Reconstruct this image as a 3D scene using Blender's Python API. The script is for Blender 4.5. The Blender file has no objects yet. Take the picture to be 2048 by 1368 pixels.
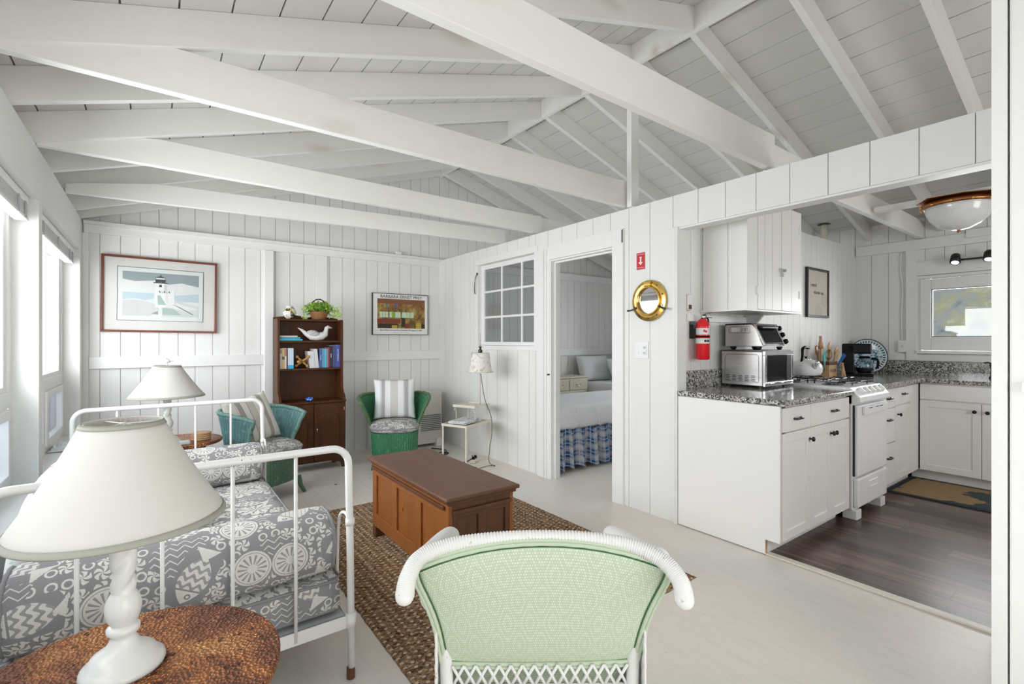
import bpy, bmesh, math, random
from mathutils import Vector, Matrix, noise
random.seed(7)
PI = math.pi
R = math.radians
SC = bpy.context.scene
COL = SC.collection

# ---------------------------------------------------------------- camera, world, light, exposure
F_PX = 970.0
cam_d = bpy.data.cameras.new('camera'); cam = bpy.data.objects.new('camera', cam_d); COL.objects.link(cam)
cam.location = (0, 0, 1.27); cam.rotation_euler = (R(90), 0, R(-36.356))
cam_d.sensor_width = 36; cam_d.lens = 36*F_PX/2048; cam_d.shift_y = -4/2048; cam_d.clip_start = .05
SC.camera = cam
SC.view_settings.view_transform = 'Standard'; SC.view_settings.look = 'None'
SC.view_settings.gamma = 1; SC.view_settings.use_curve_mapping = False
SC.view_settings.exposure = 0.37
try:
    SC.cycles.max_bounces = 10; SC.cycles.diffuse_bounces = 6; SC.cycles.glossy_bounces = 4
    SC.cycles.transparent_max_bounces = 12; SC.cycles.sample_clamp_indirect = 6; SC.cycles.use_denoising = True
    SC.cycles.caustics_reflective = False; SC.cycles.caustics_refractive = False
except Exception: pass

wd = bpy.data.worlds.new('world'); SC.world = wd; wd.use_nodes = True
bgn = wd.node_tree.nodes['Background']
bgn.inputs[0].default_value = (0.90, 0.95, 1.0, 1); bgn.inputs[1].default_value = 1.6

def area(name, loc, rot, sx, sy, power, color=(1, 1, 1), spread=180):
    d = bpy.data.lights.new(name, 'AREA'); d.shape = 'RECTANGLE'; d.size = sx; d.size_y = sy; d.energy = power; d.color = color
    d.spread = R(spread)
    o = bpy.data.objects.new(name, d); COL.objects.link(o); o.location = loc; o.rotation_euler = rot
    return o
# daylight just outside the window openings, some of them added to brighten the rooms
area('daylight_left_far', (-1.05, 4.35, 1.35), (0, R(-90), 0), 1.5, 1.5, 43, (.95, .98, 1))
area('daylight_left_mid', (-1.05, 2.70, 1.35), (0, R(-90), 0), 1.5, 1.75, 84, (.95, .98, 1))
area('daylight_left_near', (-.95, .70, 1.35), (0, R(-90), 0), 1.5, 1.75, 13, (.98, .99, 1))
area('added_fill_rear', (1.1, -2.25, 1.35), (R(90), 0, 0), 2.8, 2.0, 47, (1, .965, .915))  # fill lamp outside a glazed opening added behind the camera
area('daylight_kitchen', (6.75, .95, 1.55), (0, R(90), 0), .6, 1.2, 30, (.95, .98, 1))
area('added_fill_bedroom', (6.85, 3.6, 1.5), (0, R(90), 0), 1.1, 1.3, 58, (.92, .96, 1))  # fill lamp outside an unseen bedroom window added for its light
area('added_fill_kitchen_side', (3.8, -1.78, 1.5), (R(90), 0, 0), 1.2, 1.1, 23, (1, .985, .955))  # unseen kitchen fill, its opening placed to brighten the far wall

# ---------------------------------------------------------------- node helpers
class X:
    def __init__(s, nt, k): s.nt, s.k = nt, k
    def _m(s, op, *a):
        n = s.nt.nodes.new('ShaderNodeMath'); n.operation = op
        for i, v in enumerate(a):
            if isinstance(v, X): s.nt.links.new(v.k, n.inputs[i])
            else: n.inputs[i].default_value = v
        return X(s.nt, n.outputs[0])
    def __add__(s, o): return s._m('ADD', s, o)
    __radd__ = __add__
    def __sub__(s, o): return s._m('SUBTRACT', s, o)
    def __rsub__(s, o): return s._m('SUBTRACT', o, s)
    def __mul__(s, o): return s._m('MULTIPLY', s, o)
    __rmul__ = __mul__
    def __truediv__(s, o): return s._m('DIVIDE', s, o)
    def lt(s, o): return s._m('LESS_THAN', s, o)
    def gt(s, o): return s._m('GREATER_THAN', s, o)
    def sin(s): return s._m('SINE', s)
    def cos(s): return s._m('COSINE', s)
    def abs(s): return s._m('ABSOLUTE', s)
    def fr(s): return s._m('FRACT', s)
    def fl(s): return s._m('FLOOR', s)
    def mx(s, o): return s._m('MAXIMUM', s, o)
    def mn(s, o): return s._m('MINIMUM', s, o)
    def at2(s, o): return s._m('ARCTAN2', s, o)
    def sqrt(s): return s._m('SQRT', s)
    def pp(s, o): return s._m('PINGPONG', s, o)
    def pw(s, o): return s._m('POWER', s, o)

class Mat:
    """small wrapper round a principled material"""
    def __init__(s, name, base=(.8, .8, .8), rough=.5, metal=0, spec=.5, **k):
        s.m = bpy.data.materials.new(name); s.m.use_nodes = True; s.nt = s.m.node_tree
        s.b = s.nt.nodes['Principled BSDF']; s.out = s.nt.nodes['Material Output']
        s.set('Base Color', base); s.set('Roughness', rough); s.set('Metallic', metal); s.set('Specular IOR Level', spec)
        for a, v in k.items(): s.set(a, v)
    def set(s, n, v):
        if isinstance(v, X): s.nt.links.new(v.k, s.b.inputs[n]); return
        if isinstance(v, (tuple, list)) and len(v) == 3: v = (*v, 1)
        s.b.inputs[n].default_value = v
    def x(s, k): return X(s.nt, k)
    def coord(s, kind='Object', scale=(1, 1, 1), rot=(0, 0, 0), rnd=True):
        n = s.nt.nodes.new('ShaderNodeTexCoord'); mp = s.nt.nodes.new('ShaderNodeMapping')
        mp.inputs['Scale'].default_value = scale; mp.inputs['Rotation'].default_value = rot
        s.nt.links.new(n.outputs[kind], mp.inputs[0]); return mp.outputs[0]
    def sep(s, v):
        n = s.nt.nodes.new('ShaderNodeSeparateXYZ'); s.nt.links.new(v, n.inputs[0]); return [s.x(o) for o in n.outputs]
    def comb(s, a, b, c=0):
        n = s.nt.nodes.new('ShaderNodeCombineXYZ')
        for i, v in enumerate((a, b, c)):
            if isinstance(v, X): s.nt.links.new(v.k, n.inputs[i])
            else: n.inputs[i].default_value = v
        return n.outputs[0]
    def noise(s, v, scale=5, detail=4, rough=.55, dist=0):
        n = s.nt.nodes.new('ShaderNodeTexNoise'); s.nt.links.new(v, n.inputs['Vector'])
        n.inputs['Scale'].default_value = scale; n.inputs['Detail'].default_value = detail
        n.inputs['Roughness'].default_value = rough; n.inputs['Distortion'].default_value = dist
        return s.x(n.outputs['Fac'])
    def voro(s, v, scale=5, feat='F1', dim='3D', rnd=1, out='Distance'):
        n = s.nt.nodes.new('ShaderNodeTexVoronoi'); n.feature = feat; n.voronoi_dimensions = dim
        s.nt.links.new(v, n.inputs['Vector']); n.inputs['Scale'].default_value = scale; n.inputs['Randomness'].default_value = rnd
        if out == 'all': return n
        return s.x(n.outputs[out])
    def ramp(s, f, stops, const=False):
        n = s.nt.nodes.new('ShaderNodeValToRGB'); s.nt.links.new(f.k, n.inputs[0]); e = n.color_ramp.elements
        if const: n.color_ramp.interpolation = 'CONSTANT'
        while len(e) > 1: e.remove(e[-1])
        e[0].position = stops[0][0]; e[0].color = (*stops[0][1], 1)
        for p, c in stops[1:]:
            k = e.new(p); k.color = (*c, 1)
        return s.x(n.outputs[0])
    def mix(s, f, a, b, mode='MIX'):
        n = s.nt.nodes.new('ShaderNodeMix'); n.data_type = 'RGBA'; n.blend_type = mode
        for i, v in ((0, f), (6, a), (7, b)):
            if isinstance(v, X): s.nt.links.new(v.k, n.inputs[i])
            elif i == 0: n.inputs[0].default_value = v
            else: n.inputs[i].default_value = (*v, 1)
        return s.x(n.outputs[2])
    def bump(s, h, strength=.3, dist=.01):
        n = s.nt.nodes.new('ShaderNodeBump'); n.inputs['Strength'].default_value = strength; n.inputs['Distance'].default_value = dist
        s.nt.links.new(h.k, n.inputs['Height']); s.nt.links.new(n.outputs[0], s.b.inputs['Normal'])

M = {}
def plain(name, c, rough=.5, metal=0, spec=.5, **k):
    M[name] = Mat(name, c, rough, metal, spec, **k).m; return M[name]

def painted(name, base, knots=.5, rough=.55, sc=(1, 1, 1)):
    m = Mat(name, base, rough, 0, .35)
    v = m.coord('Object', sc)
    n1 = m.noise(v, 2.2, 3); n2 = m.noise(v, 14, 5, .6)
    c1 = m.mix(n2, tuple(x*.955 for x in base), tuple(min(1, x*1.02) for x in base))
    vo = m.voro(v, 1.7)
    knot = vo.lt(.13)*n2.gt(.45)
    halo = m.ramp(vo, [(0, (1, 1, 1)), (.16, (.3, .3, .3)), (.24, (0, 0, 0))])
    c2 = m.mix(halo*knots*n2, c1, (base[0]*.70, base[1]*.62, base[2]*.52))
    stain = m.ramp(n1, [(.60, (0, 0, 0)), (.75, (1, 1, 1))])
    c3 = m.mix(stain*(.22*knots), c2, (base[0]*.88, base[1]*.80, base[2]*.70))
    m.set('Base Color', c3); m.bump(n2 + knot*.3, .12, .004)
    M[name] = m.m; return m.m
painted('wall_white', (.80, .80, .785), .28, .5, (1, 1, .35))
painted('beam_white', (.82, .81, .785), 1.5, .55, (.8, 2.2, 2.0))
painted('deck_white', (.66, .65, .62), .4, .6, (1, .3, 1))
painted('trim_white', (.83, .83, .82), .12, .4)

def wood(name, dark, light, scale=(1, 8, 8), rough=.35, gloss=.5, ring=6):
    m = Mat(name, dark, rough, 0, gloss)
    v = m.coord('Object', scale)
    n = m.noise(v, 3, 6, .6, 1.2); n2 = m.noise(v, 22, 4, .65)
    c = m.mix(n, dark, light); c = m.mix(m.ramp(n2, [(.45, (0, 0, 0)), (.75, (1, 1, 1))])*.35, c, tuple(x*.45 for x in dark))
    m.set('Base Color', c); m.bump(n2, .08, .003); M[name] = m.m; return m.m
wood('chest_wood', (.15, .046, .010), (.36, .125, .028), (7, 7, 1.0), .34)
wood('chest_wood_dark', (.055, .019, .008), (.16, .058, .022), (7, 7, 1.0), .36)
wood('chest_top', (.060, .025, .014), (.19, .085, .045), (11, .8, 9), .42, .35)
wood('dark_wood', (.036, .012, .004), (.125, .042, .013), (7, 7, 1.2), .4, .2)
wood('light_wood', (.42, .24, .11), (.66, .43, .24), (8, 8, 1.5), .5)
wood('picture_mahogany', (.10, .018, .008), (.22, .05, .02), (3, 3, 3), .3)
plain('black_frame', (.025, .022, .02), .5)
plain('iron_white', (.76, .76, .74), .32)
m = Mat('iron_chipped', (.84, .84, .82), .32); v = m.coord('Object', (1, 1, .35))
m.set('Base Color', m.mix(m.noise(v, 70, 2).gt(.735), (.76, .76, .74), (.06, .05, .045))); M['iron_chipped'] = m.m
plain('cream_metal', (.66, .62, .53), .4)
plain('black_plastic', (.005, .005, .006), .2, 0, .12)
plain('black_iron', (.015, .014, .015), .4, .2)
plain('bronze_dark', (.10, .09, .085), .28, .9)
plain('chrome', (.75, .75, .76), .12, 1)
plain('steel_dark', (.09, .09, .095), .3, .6)
plain('enamel_white', (.82, .82, .83), .32, 0, .4)
plain('cabinet_white', (.83, .82, .80), .38, 0, .4)
plain('groove_shadow', (.35, .34, .33), .7)
plain('brass', (.72, .47, .13), .22, 1)
plain('copper_dark', (.42, .17, .06), .28, .9)
plain('red_paint', (.72, .015, .025), .22)
plain('red_sign', (.55, .02, .03), .4)
plain('paper_white', (.82, .82, .80), .7)
plain('cream_paint', (.62, .58, .48), .45)
plain('white_cloth', (.76, .77, .79), .85)
plain('ivory_plastic', (.70, .62, .46), .4)
plain('grey_label', (.72, .72, .70), .5)
plain('ink', (.03, .035, .05), .6)
plain('cord_black', (.01, .01, .012), .45)
plain('screen_grey', (.45, .47, .50), .8)
plain('leaf_green', (.22, .42, .05), .5)
plain('leaf_light', (.42, .60, .12), .5)
plain('leaf_dark', (.09, .24, .03), .5)

m = Mat('steel_brushed', (.48, .47, .46), .28, 1); v = m.coord('Object', (1, 1, 60))
m.set('Roughness', m.noise(v, 6, 3)*.25 + .18); M['steel_brushed'] = m.m

def glass(name, tint=(1, 1, 1), ior=1.4, rough=0):
    m = bpy.data.materials.new(name); m.use_nodes = True; nt = m.node_tree; nt.nodes.clear()
    o = nt.nodes.new('ShaderNodeOutputMaterial'); mx = nt.nodes.new('ShaderNodeMixShader')
    t = nt.nodes.new('ShaderNodeBsdfTransparent'); g = nt.nodes.new('ShaderNodeBsdfGlossy'); fr = nt.nodes.new('ShaderNodeFresnel')
    t.inputs[0].default_value = (*tint, 1); g.inputs['Roughness'].default_value = rough
    ge = nt.nodes.new('ShaderNodeNewGeometry'); mr = nt.nodes.new('ShaderNodeMapRange'); mr.inputs['To Min'].default_value = ior; mr.inputs['To Max'].default_value = 1/ior
    nt.links.new(ge.outputs['Backfacing'], mr.inputs['Value']); nt.links.new(mr.outputs[0], fr.inputs[0])
    nt.links.new(fr.outputs[0], mx.inputs[0]); nt.links.new(t.outputs[0], mx.inputs[1]); nt.links.new(g.outputs[0], mx.inputs[2])
    nt.links.new(mx.outputs[0], o.inputs[0]); M[name] = m
glass('window_glass'); glass('picture_glass', ior=1.14); glass('pane_grey', (.80, .81, .81)); glass('dark_glass', (.18, .18, .19)); glass('tint_glass', (.85, .88, .9)); glass('insect_screen', (.42, .44, .47))

# fabrics ---------------------------------------------------------------
def sea_print(name, grey=(.26, .258, .27), white=(.64, .63, .59), sc=1.0):
    m = Mat(name, grey, .9, 0, .1)
    tc = m.nt.nodes.new('ShaderNodeTexCoord'); mp = m.nt.nodes.new('ShaderNodeMapping'); mp.inputs['Scale'].default_value = (sc, sc, sc)
    m.nt.links.new(tc.outputs['UV'], mp.inputs[0]); uv = mp.outputs[0]
    px, py, _ = m.sep(uv)
    def cells(scale, off):
        mp2 = m.nt.nodes.new('ShaderNodeMapping'); mp2.inputs['Location'].default_value = (off, off*.7, 0); m.nt.links.new(uv, mp2.inputs[0])
        vo = m.voro(mp2.outputs[0], scale, 'F1', '2D', .55, 'all')
        sx, sy, _ = m.sep(mp2.outputs[0]); qx, qy, _ = m.sep(vo.outputs['Position']); cr, cg, cb = m.sep(vo.outputs['Color'])
        return sx-qx, sy-qy, cr, cg, cb
    dx, dy, cr, cg, cb = cells(7.2, 0)
    a = (cr-.5)*2.2; ca, sa = a.cos(), a.sin()
    x = dx*ca-dy*sa; y = dx*sa+dy*ca
    # fish: lens body, fan tail, wavy scales, eye
    body = (y.abs()).lt(.036*(1-(x/.062)*(x/.062)))
    tail = (y.abs()).lt((x-.046)*.95)*x.lt(.078)*x.gt(.046)
    waves = (x*300+(y*260).sin()*1.6).sin().gt(.15)*x.gt(-.026)
    gill = ((x+.026).abs()).lt(.0022)
    ex, ey = x+.041, y-.006
    eye = ((ex*ex+ey*ey).sqrt()-.0055).abs().lt(.0018)
    hat = ((x*200+y*200).sin().abs().gt(.25))*((x*200-y*200).sin().abs().gt(.25))
    det = m.x(cb.k).gt(.5)
    fishfill = body*(1-gill)*(1-eye)*(1-waves*det*.85)*(1-(1-hat)*(1-det)*x.gt(-.026)*.85)
    fish = fishfill.mx(tail)
    # sand dollar / urchin shell with spokes
    r = (x*x+y*y).sqrt(); th = y.at2(x)
    spokes = (th*14).sin().gt(.35)*r.gt(.012)*r.lt(.036)
    ring = (r-.045).abs().lt(.0025)
    shell = r.lt(.041)*(1-spokes*.9); shell = shell.mx(ring)
    # coral: branching fan
    wob = m.noise(uv, 40, 2)*.6
    br = ((th*4.5+r*26+wob*3).sin().abs()).gt(.66)*r.lt(.072)
    br2 = ((th*10-r*60+wob*4).sin().abs()).gt(.8)*r.gt(.03)*r.lt(.068)
    coral = br.mx(br2)
    kf = cg.lt(.42); ks = cg.gt(.42)*cg.lt(.58); kc = cg.gt(.58)
    big = (fish*kf).mx(shell*ks).mx(coral*kc)
    near = (r.lt(.074)*kf*(y.abs().lt(.045))).mx(r.lt(.052)*ks).mx(r.lt(.078)*kc)
    # between: zigzag bands and bubbles, small twigs
    zz = ((py/.017 + (px/.016).pp(1)*.75).fr()).lt(.18)
    zone = m.noise(uv, 6.5, 0).gt(.57)
    dx2, dy2, r2, g2, b2 = cells(30, 3.1)
    rr = (dx2*dx2+dy2*dy2).sqrt(); bub = (rr-.0095).abs().lt(.0022)*r2.gt(.66)
    twig = (((dy2.at2(dx2))*2.5+rr*120).sin().abs().gt(.55))*rr.lt(.017)*r2.lt(.62)
    fill = (zz*zone).mx((bub.mx(twig))*(1-zone))*(1-near)
    allw = big.mx(fill)
    chalk = m.noise(uv, 160, 3).gt(.36)
    c = m.mix(allw*(.62+.38*chalk), grey, white)
    m.set('Base Color', c); m.bump(m.noise(uv, 500, 2), .08, .002); M[name] = m.m
sea_print('sea_print', sc=.80)
sea_print('sea_print_small', sc=.9)

def stripes(name, stops, vertical_scale):
    m = Mat(name, (.8, .8, .8), .9, 0, .1); px, py, _ = m.sep(m.coord('UV'))
    m.set('Base Color', m.ramp((px*vertical_scale).fr(), stops, True)); m.bump(m.noise(m.coord('UV'), 300, 2), .06, .002); M[name] = m.m
W_, G_, T_, K_ = (.76, .765, .77), (.40, .39, .40), (.58, .56, .55), (.12, .12, .13)
stripes('cushion_stripe', [(0, W_), (.16, K_), (.166, W_), (.18, G_), (.25, K_), (.256, W_), (.27, K_), (.276, W_), (.40, K_), (.406, T_), (.56, K_), (.566, W_), (.71, K_), (.716, W_), (.73, G_), (.80, K_), (.806, W_), (.82, K_), (.826, W_)], 1)
W2, T2 = (.68, .66, .61), (.36, .33, .29)
stripes('cushion_taupe', [(0, W2), (.18, K_), (.186, W2), (.21, T2), (.30, K_), (.306, W2), (.42, K_), (.426, (.52, .5, .46)), (.56, K_), (.566, W2), (.70, T2), (.79, K_), (.796, W2)], 1)
stripes('pillow_teal', [(0, (.35, .56, .52)), (.07, (.68, .76, .72)), (.12, (.42, .62, .58)), (.2, (.72, .78, .75)), (.26, (.30, .50, .47)), (.3, (.7, .77, .74)), (.5, (.40, .60, .56)), (.6, (.72, .78, .75)), (.75, (.35, .55, .52)), (.85, (.7, .76, .73))], 1)
m = Mat('pillow_floral', (.78, .76, .72), .9, 0, .1); uv = m.coord('UV'); n1 = m.noise(uv, 9, 1); n2 = m.noise(uv, 16, 2)
c = m.mix(n1.gt(.62), (.78, .76, .72), (.62, .16, .20)); c = m.mix(n2.gt(.62), c, (.45, .62, .56)); m.set('Base Color', c); M['pillow_floral'] = m.m

m = Mat('green_dots', (.47, .58, .38), .9, 0, .1); uv = m.coord('UV'); px, py, _ = m.sep(uv)
og = (px*94).cos()+(py*54).cos()
rowp = ((py*150).fr()-.5); colp = ((px*150+(py*150).fl()*.5).fr()-.5)
dd = (rowp*rowp+colp*colp).sqrt(); big = (og*5.2).sin()*.11+.27
dots = dd.lt(big)
m.set('Base Color', m.mix(dots, (.46, .545, .39), (.64, .68, .60))); m.bump(dots, .25, .003); M['green_dots'] = m.m
plain('green_piping', (.48, .56, .42), .9); plain('green_seam', (.04, .13, .04), .9)
m = Mat('lampshade', (.72, .71, .67), .85, 0, .15); v = m.coord('Object')
m.bump(m.noise(v, 350, 2), .03, .001)
tr = m.nt.nodes.new('ShaderNodeBsdfTranslucent'); tr.inputs[0].default_value = (.78, .74, .66, 1); mx = m.nt.nodes.new('ShaderNodeMixShader'); mx.inputs[0].default_value = .22
m.nt.links.new(m.b.outputs[0], mx.inputs[1]); m.nt.links.new(tr.outputs[0], mx.inputs[2]); m.nt.links.new(mx.outputs[0], m.out.inputs[0]); M['lampshade'] = m.m
plain('shade_tape', (.33, .33, .28), .8)
plain('ceramic_white', (.74, .74, .71), .28)
m = Mat('mottled_shade', (.70, .68, .62), .7); v = m.coord('Object'); m.set('Base Color', m.mix(m.noise(v, 28, 4).gt(.58), (.72, .70, .65), (.52, .49, .44))); M['mottled_shade'] = m.m

m = Mat('hammered_copper', (.34, .13, .05), .28, .75, .5); v = m.coord('Object')
vo = m.voro(v, 120, 'F1'); n = m.noise(v, 5.5, 4, .6, .8); n2 = m.noise(v, 30, 3)
c = m.ramp(n, [(.32, (.15, .050, .028)), (.46, (.27, .10, .05)), (.55, (.44, .17, .06)), (.66, (.58, .28, .11))]); c = m.mix(n2.gt(.63), c, (.12, .035, .02)); c = m.mix(m.ramp(n, [(.55, (0, 0, 0)), (.72, (1, 1, 1))])*.5, c, (.55, .23, .07))
m.set('Base Color', c); m.bump(vo, .9, .012); m.set('Roughness', n2*.25+.2); M['hammered_copper'] = m.m
wood('copper_table', (.09, .03, .015), (.2, .08, .04), (4, 4, 4))

m = Mat('rug_fibre', (.3, .2, .12), .95, 0, .05); v = m.coord('Object'); px, py, _ = m.sep(v)
n = m.noise(v, 60, 3, .7); vo = m.voro(m.coord('Object', (1, 1.6, 1)), 75, out='Color'); cr, cg, cb = m.sep(vo.k)
c = m.ramp(cr*.6+n*.4, [(.2, (.085, .050, .032)), (.4, (.21, .12, .062)), (.55, (.37, .22, .115)), (.66, (.20, .15, .115)), (.82, (.50, .35, .21))])
gx = ((px+n*.008)/.038).fr()-.5; gy = ((py+n*.010)/.034+((px/.038).fl())*.5).fr()-.5
nub = (gx*gx*1.0+gy*gy*1.4).lt(.045)
c = m.mix(nub, c, (.60, .50, .38)); m.set('Base Color', c); m.bump(n, .6, .006); M['rug_fibre'] = m.m

def loom(name, a, b, hi):
    m = Mat(name, a, .5, 0, .4); v = m.coord('Object', (1, 1, .5)); n = m.noise(v, 9, 3); n2 = m.noise(v, 60, 2)
    c = m.mix(n, a, b); c = m.mix(n2.gt(.62), c, hi); m.set('Base Color', c)
    m.bump(m.noise(m.coord('Object', (1, 1, 2.2)), 120, 2), .35, .004); M[name] = m.m
loom('loom_green', (.020, .125, .055), (.050, .21, .105), (.09, .27, .14))
loom('loom_green_worn', (.04, .15, .07), (.12, .16, .06), (.12, .25, .11))
loom('loom_teal', (.065, .155, .165), (.11, .235, .24), (.18, .31, .30))
loom('loom_teal_worn', (.035, .10, .075), (.10, .19, .12), (.20, .22, .10))
loom('teal_rim', (.12, .24, .22), (.17, .30, .27), (.06, .14, .12))
m = Mat('wicker_white', (.72, .72, .70), .4, 0, .4); v = m.coord('Object')
m.set('Base Color', m.mix(m.noise(v, 55, 2).gt(.70), (.72, .72, .70), (.55, .50, .44))); M['wicker_white'] = m.m

# granite
m = Mat('granite', (.4, .4, .4), .12, 0, .6); v = m.coord('Object')
vo = m.voro(v, 120, out='Color'); cr, cg, cb = m.sep(vo.k); n = m.noise(v, 40, 5, .7, .8)
f = cr*.45+n*.55
c = m.ramp(f, [(.0, (.010, .010, .012)), (.36, (.045, .045, .05)), (.42, (.15, .145, .14)), (.52, (.30, .285, .26)), (.62, (.50, .485, .455)), (.74, (.68, .66, .62))])
m.set('Base Color', c); M['granite'] = m.m

# floors
m = Mat('painted_floor', (.62, .62, .60), .38, 0, .4); v = m.coord('Object'); px, py, _ = m.sep(v)
n = m.noise(v, 1.1, 4, .5, .4); n2 = m.noise(m.coord('Object', (1, .18, 1)), 30, 4)
c = m.ramp(n, [(.35, (.70, .68, .645)), (.5, (.75, .70, .645)), (.66, (.77, .70, .625))])
c = m.mix(m.ramp(n2, [(.5, (0, 0, 0)), (.8, (1, 1, 1))])*.16, c, (.40, .37, .33))
seam = ((px/.135).fr()-.5).abs().gt(.493); far = py.gt(3.6)
c = m.mix(seam*(.12+far*.5), c, (.25, .24, .23))
chip = m.noise(m.coord('Object', (1, .55, 1)), 16, 3, .6).gt(.70)*m.noise(v, 3, 1).gt(.46)*py.gt(3.2)*px.lt(1.9)
c = m.mix(chip, c, (.10, .095, .09)); scr = (m.noise(m.coord('Object', (.25, 2.2, 1), (0, 0, .6)), 20, 2, .4, 2)-.5).abs().lt(.0022)*py.lt(2.2)
c = m.mix(scr*.35, c, (.28, .25, .22)); m.set('Base Color', c); m.bump(n2+seam*-.6, .05, .004); M['painted_floor'] = m.m

m = Mat('plank_floor', (.1, .06, .05), .33, 0, .45); v = m.coord('Object'); px, py, _ = m.sep(v)
pl = (px/.125).fl(); ofs = (pl*.377).fr()*1.2; seg = ((py+ofs)/1.15).fl(); rid = ((pl*12.9898+seg*78.233).sin()*43758.5).fr()
vv = m.comb(px*12, py*1.1+rid*9, rid*4); n = m.noise(vv, 2.2, 6, .65, .7)
c = m.ramp(n*.72+rid*.22, [(.25, (.020, .011, .010)), (.42, (.060, .034, .028)), (.55, (.12, .072, .057)), (.72, (.22, .15, .12))])
sm = ((px/.125).fr()-.5).abs().gt(.490).mx((((py+ofs)/1.15).fr()-.5).abs().gt(.4985))
c = m.mix(sm, c, (.01, .008, .007)); m.set('Base Color', c); m.bump(n-sm*.5, .1, .004); M['plank_floor'] = m.m

m = Mat('kitchen_mat', (.3, .22, .14), .95, 0, .05); v = m.coord('Object'); px, py, _ = m.sep(v); n = m.noise(v, 7, 3, .6, .8)
c = m.mix(m.noise(v, 60, 2), (.20, .125, .065), (.42, .30, .18))
br = ((py*8+(px*15).sin()*.7+n*3).sin()).gt(.55)
c = m.mix(br, c, (.07, .085, .095)); M['kitchen_mat'] = m.m; m.set('Base Color', c)
plain('mat_edge', (.02, .03, .045), .9)

# plaid
m = Mat('plaid', (.1, .2, .4), .9, 0, .1); px, py, _ = m.sep(m.coord('UV'))
fx = (px/.115).fr(); fy = (py/.11).fr(); bx = fx.lt(.5); by = fy.lt(.5)
c = m.mix((bx+by)*.5, (.42, .43, .46), (.025, .09, .23)); ln = ((fx-.25).abs().lt(.035)).mx((fy-.25).abs().lt(.035)).mx((fx-.72).abs().lt(.025)).mx((fy-.72).abs().lt(.025))
c = m.mix(ln*.7, c, (.52, .53, .56)); m.set('Base Color', c); M['plaid'] = m.m
# outside
m = Mat('hillside', (.2, .22, .1), 1, 0, 0); v = m.coord('Object'); c = m.ramp(m.noise(v, 3, 6, .7), [(.3, (.07, .085, .07)), (.45, (.17, .18, .18)), (.55, (.20, .195, .11)), (.7, (.30, .30, .31))]); m.set('Base Color', c); M['hillside'] = m.m
plain('outside_ground', (.45, .46, .44), .9)

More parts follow.
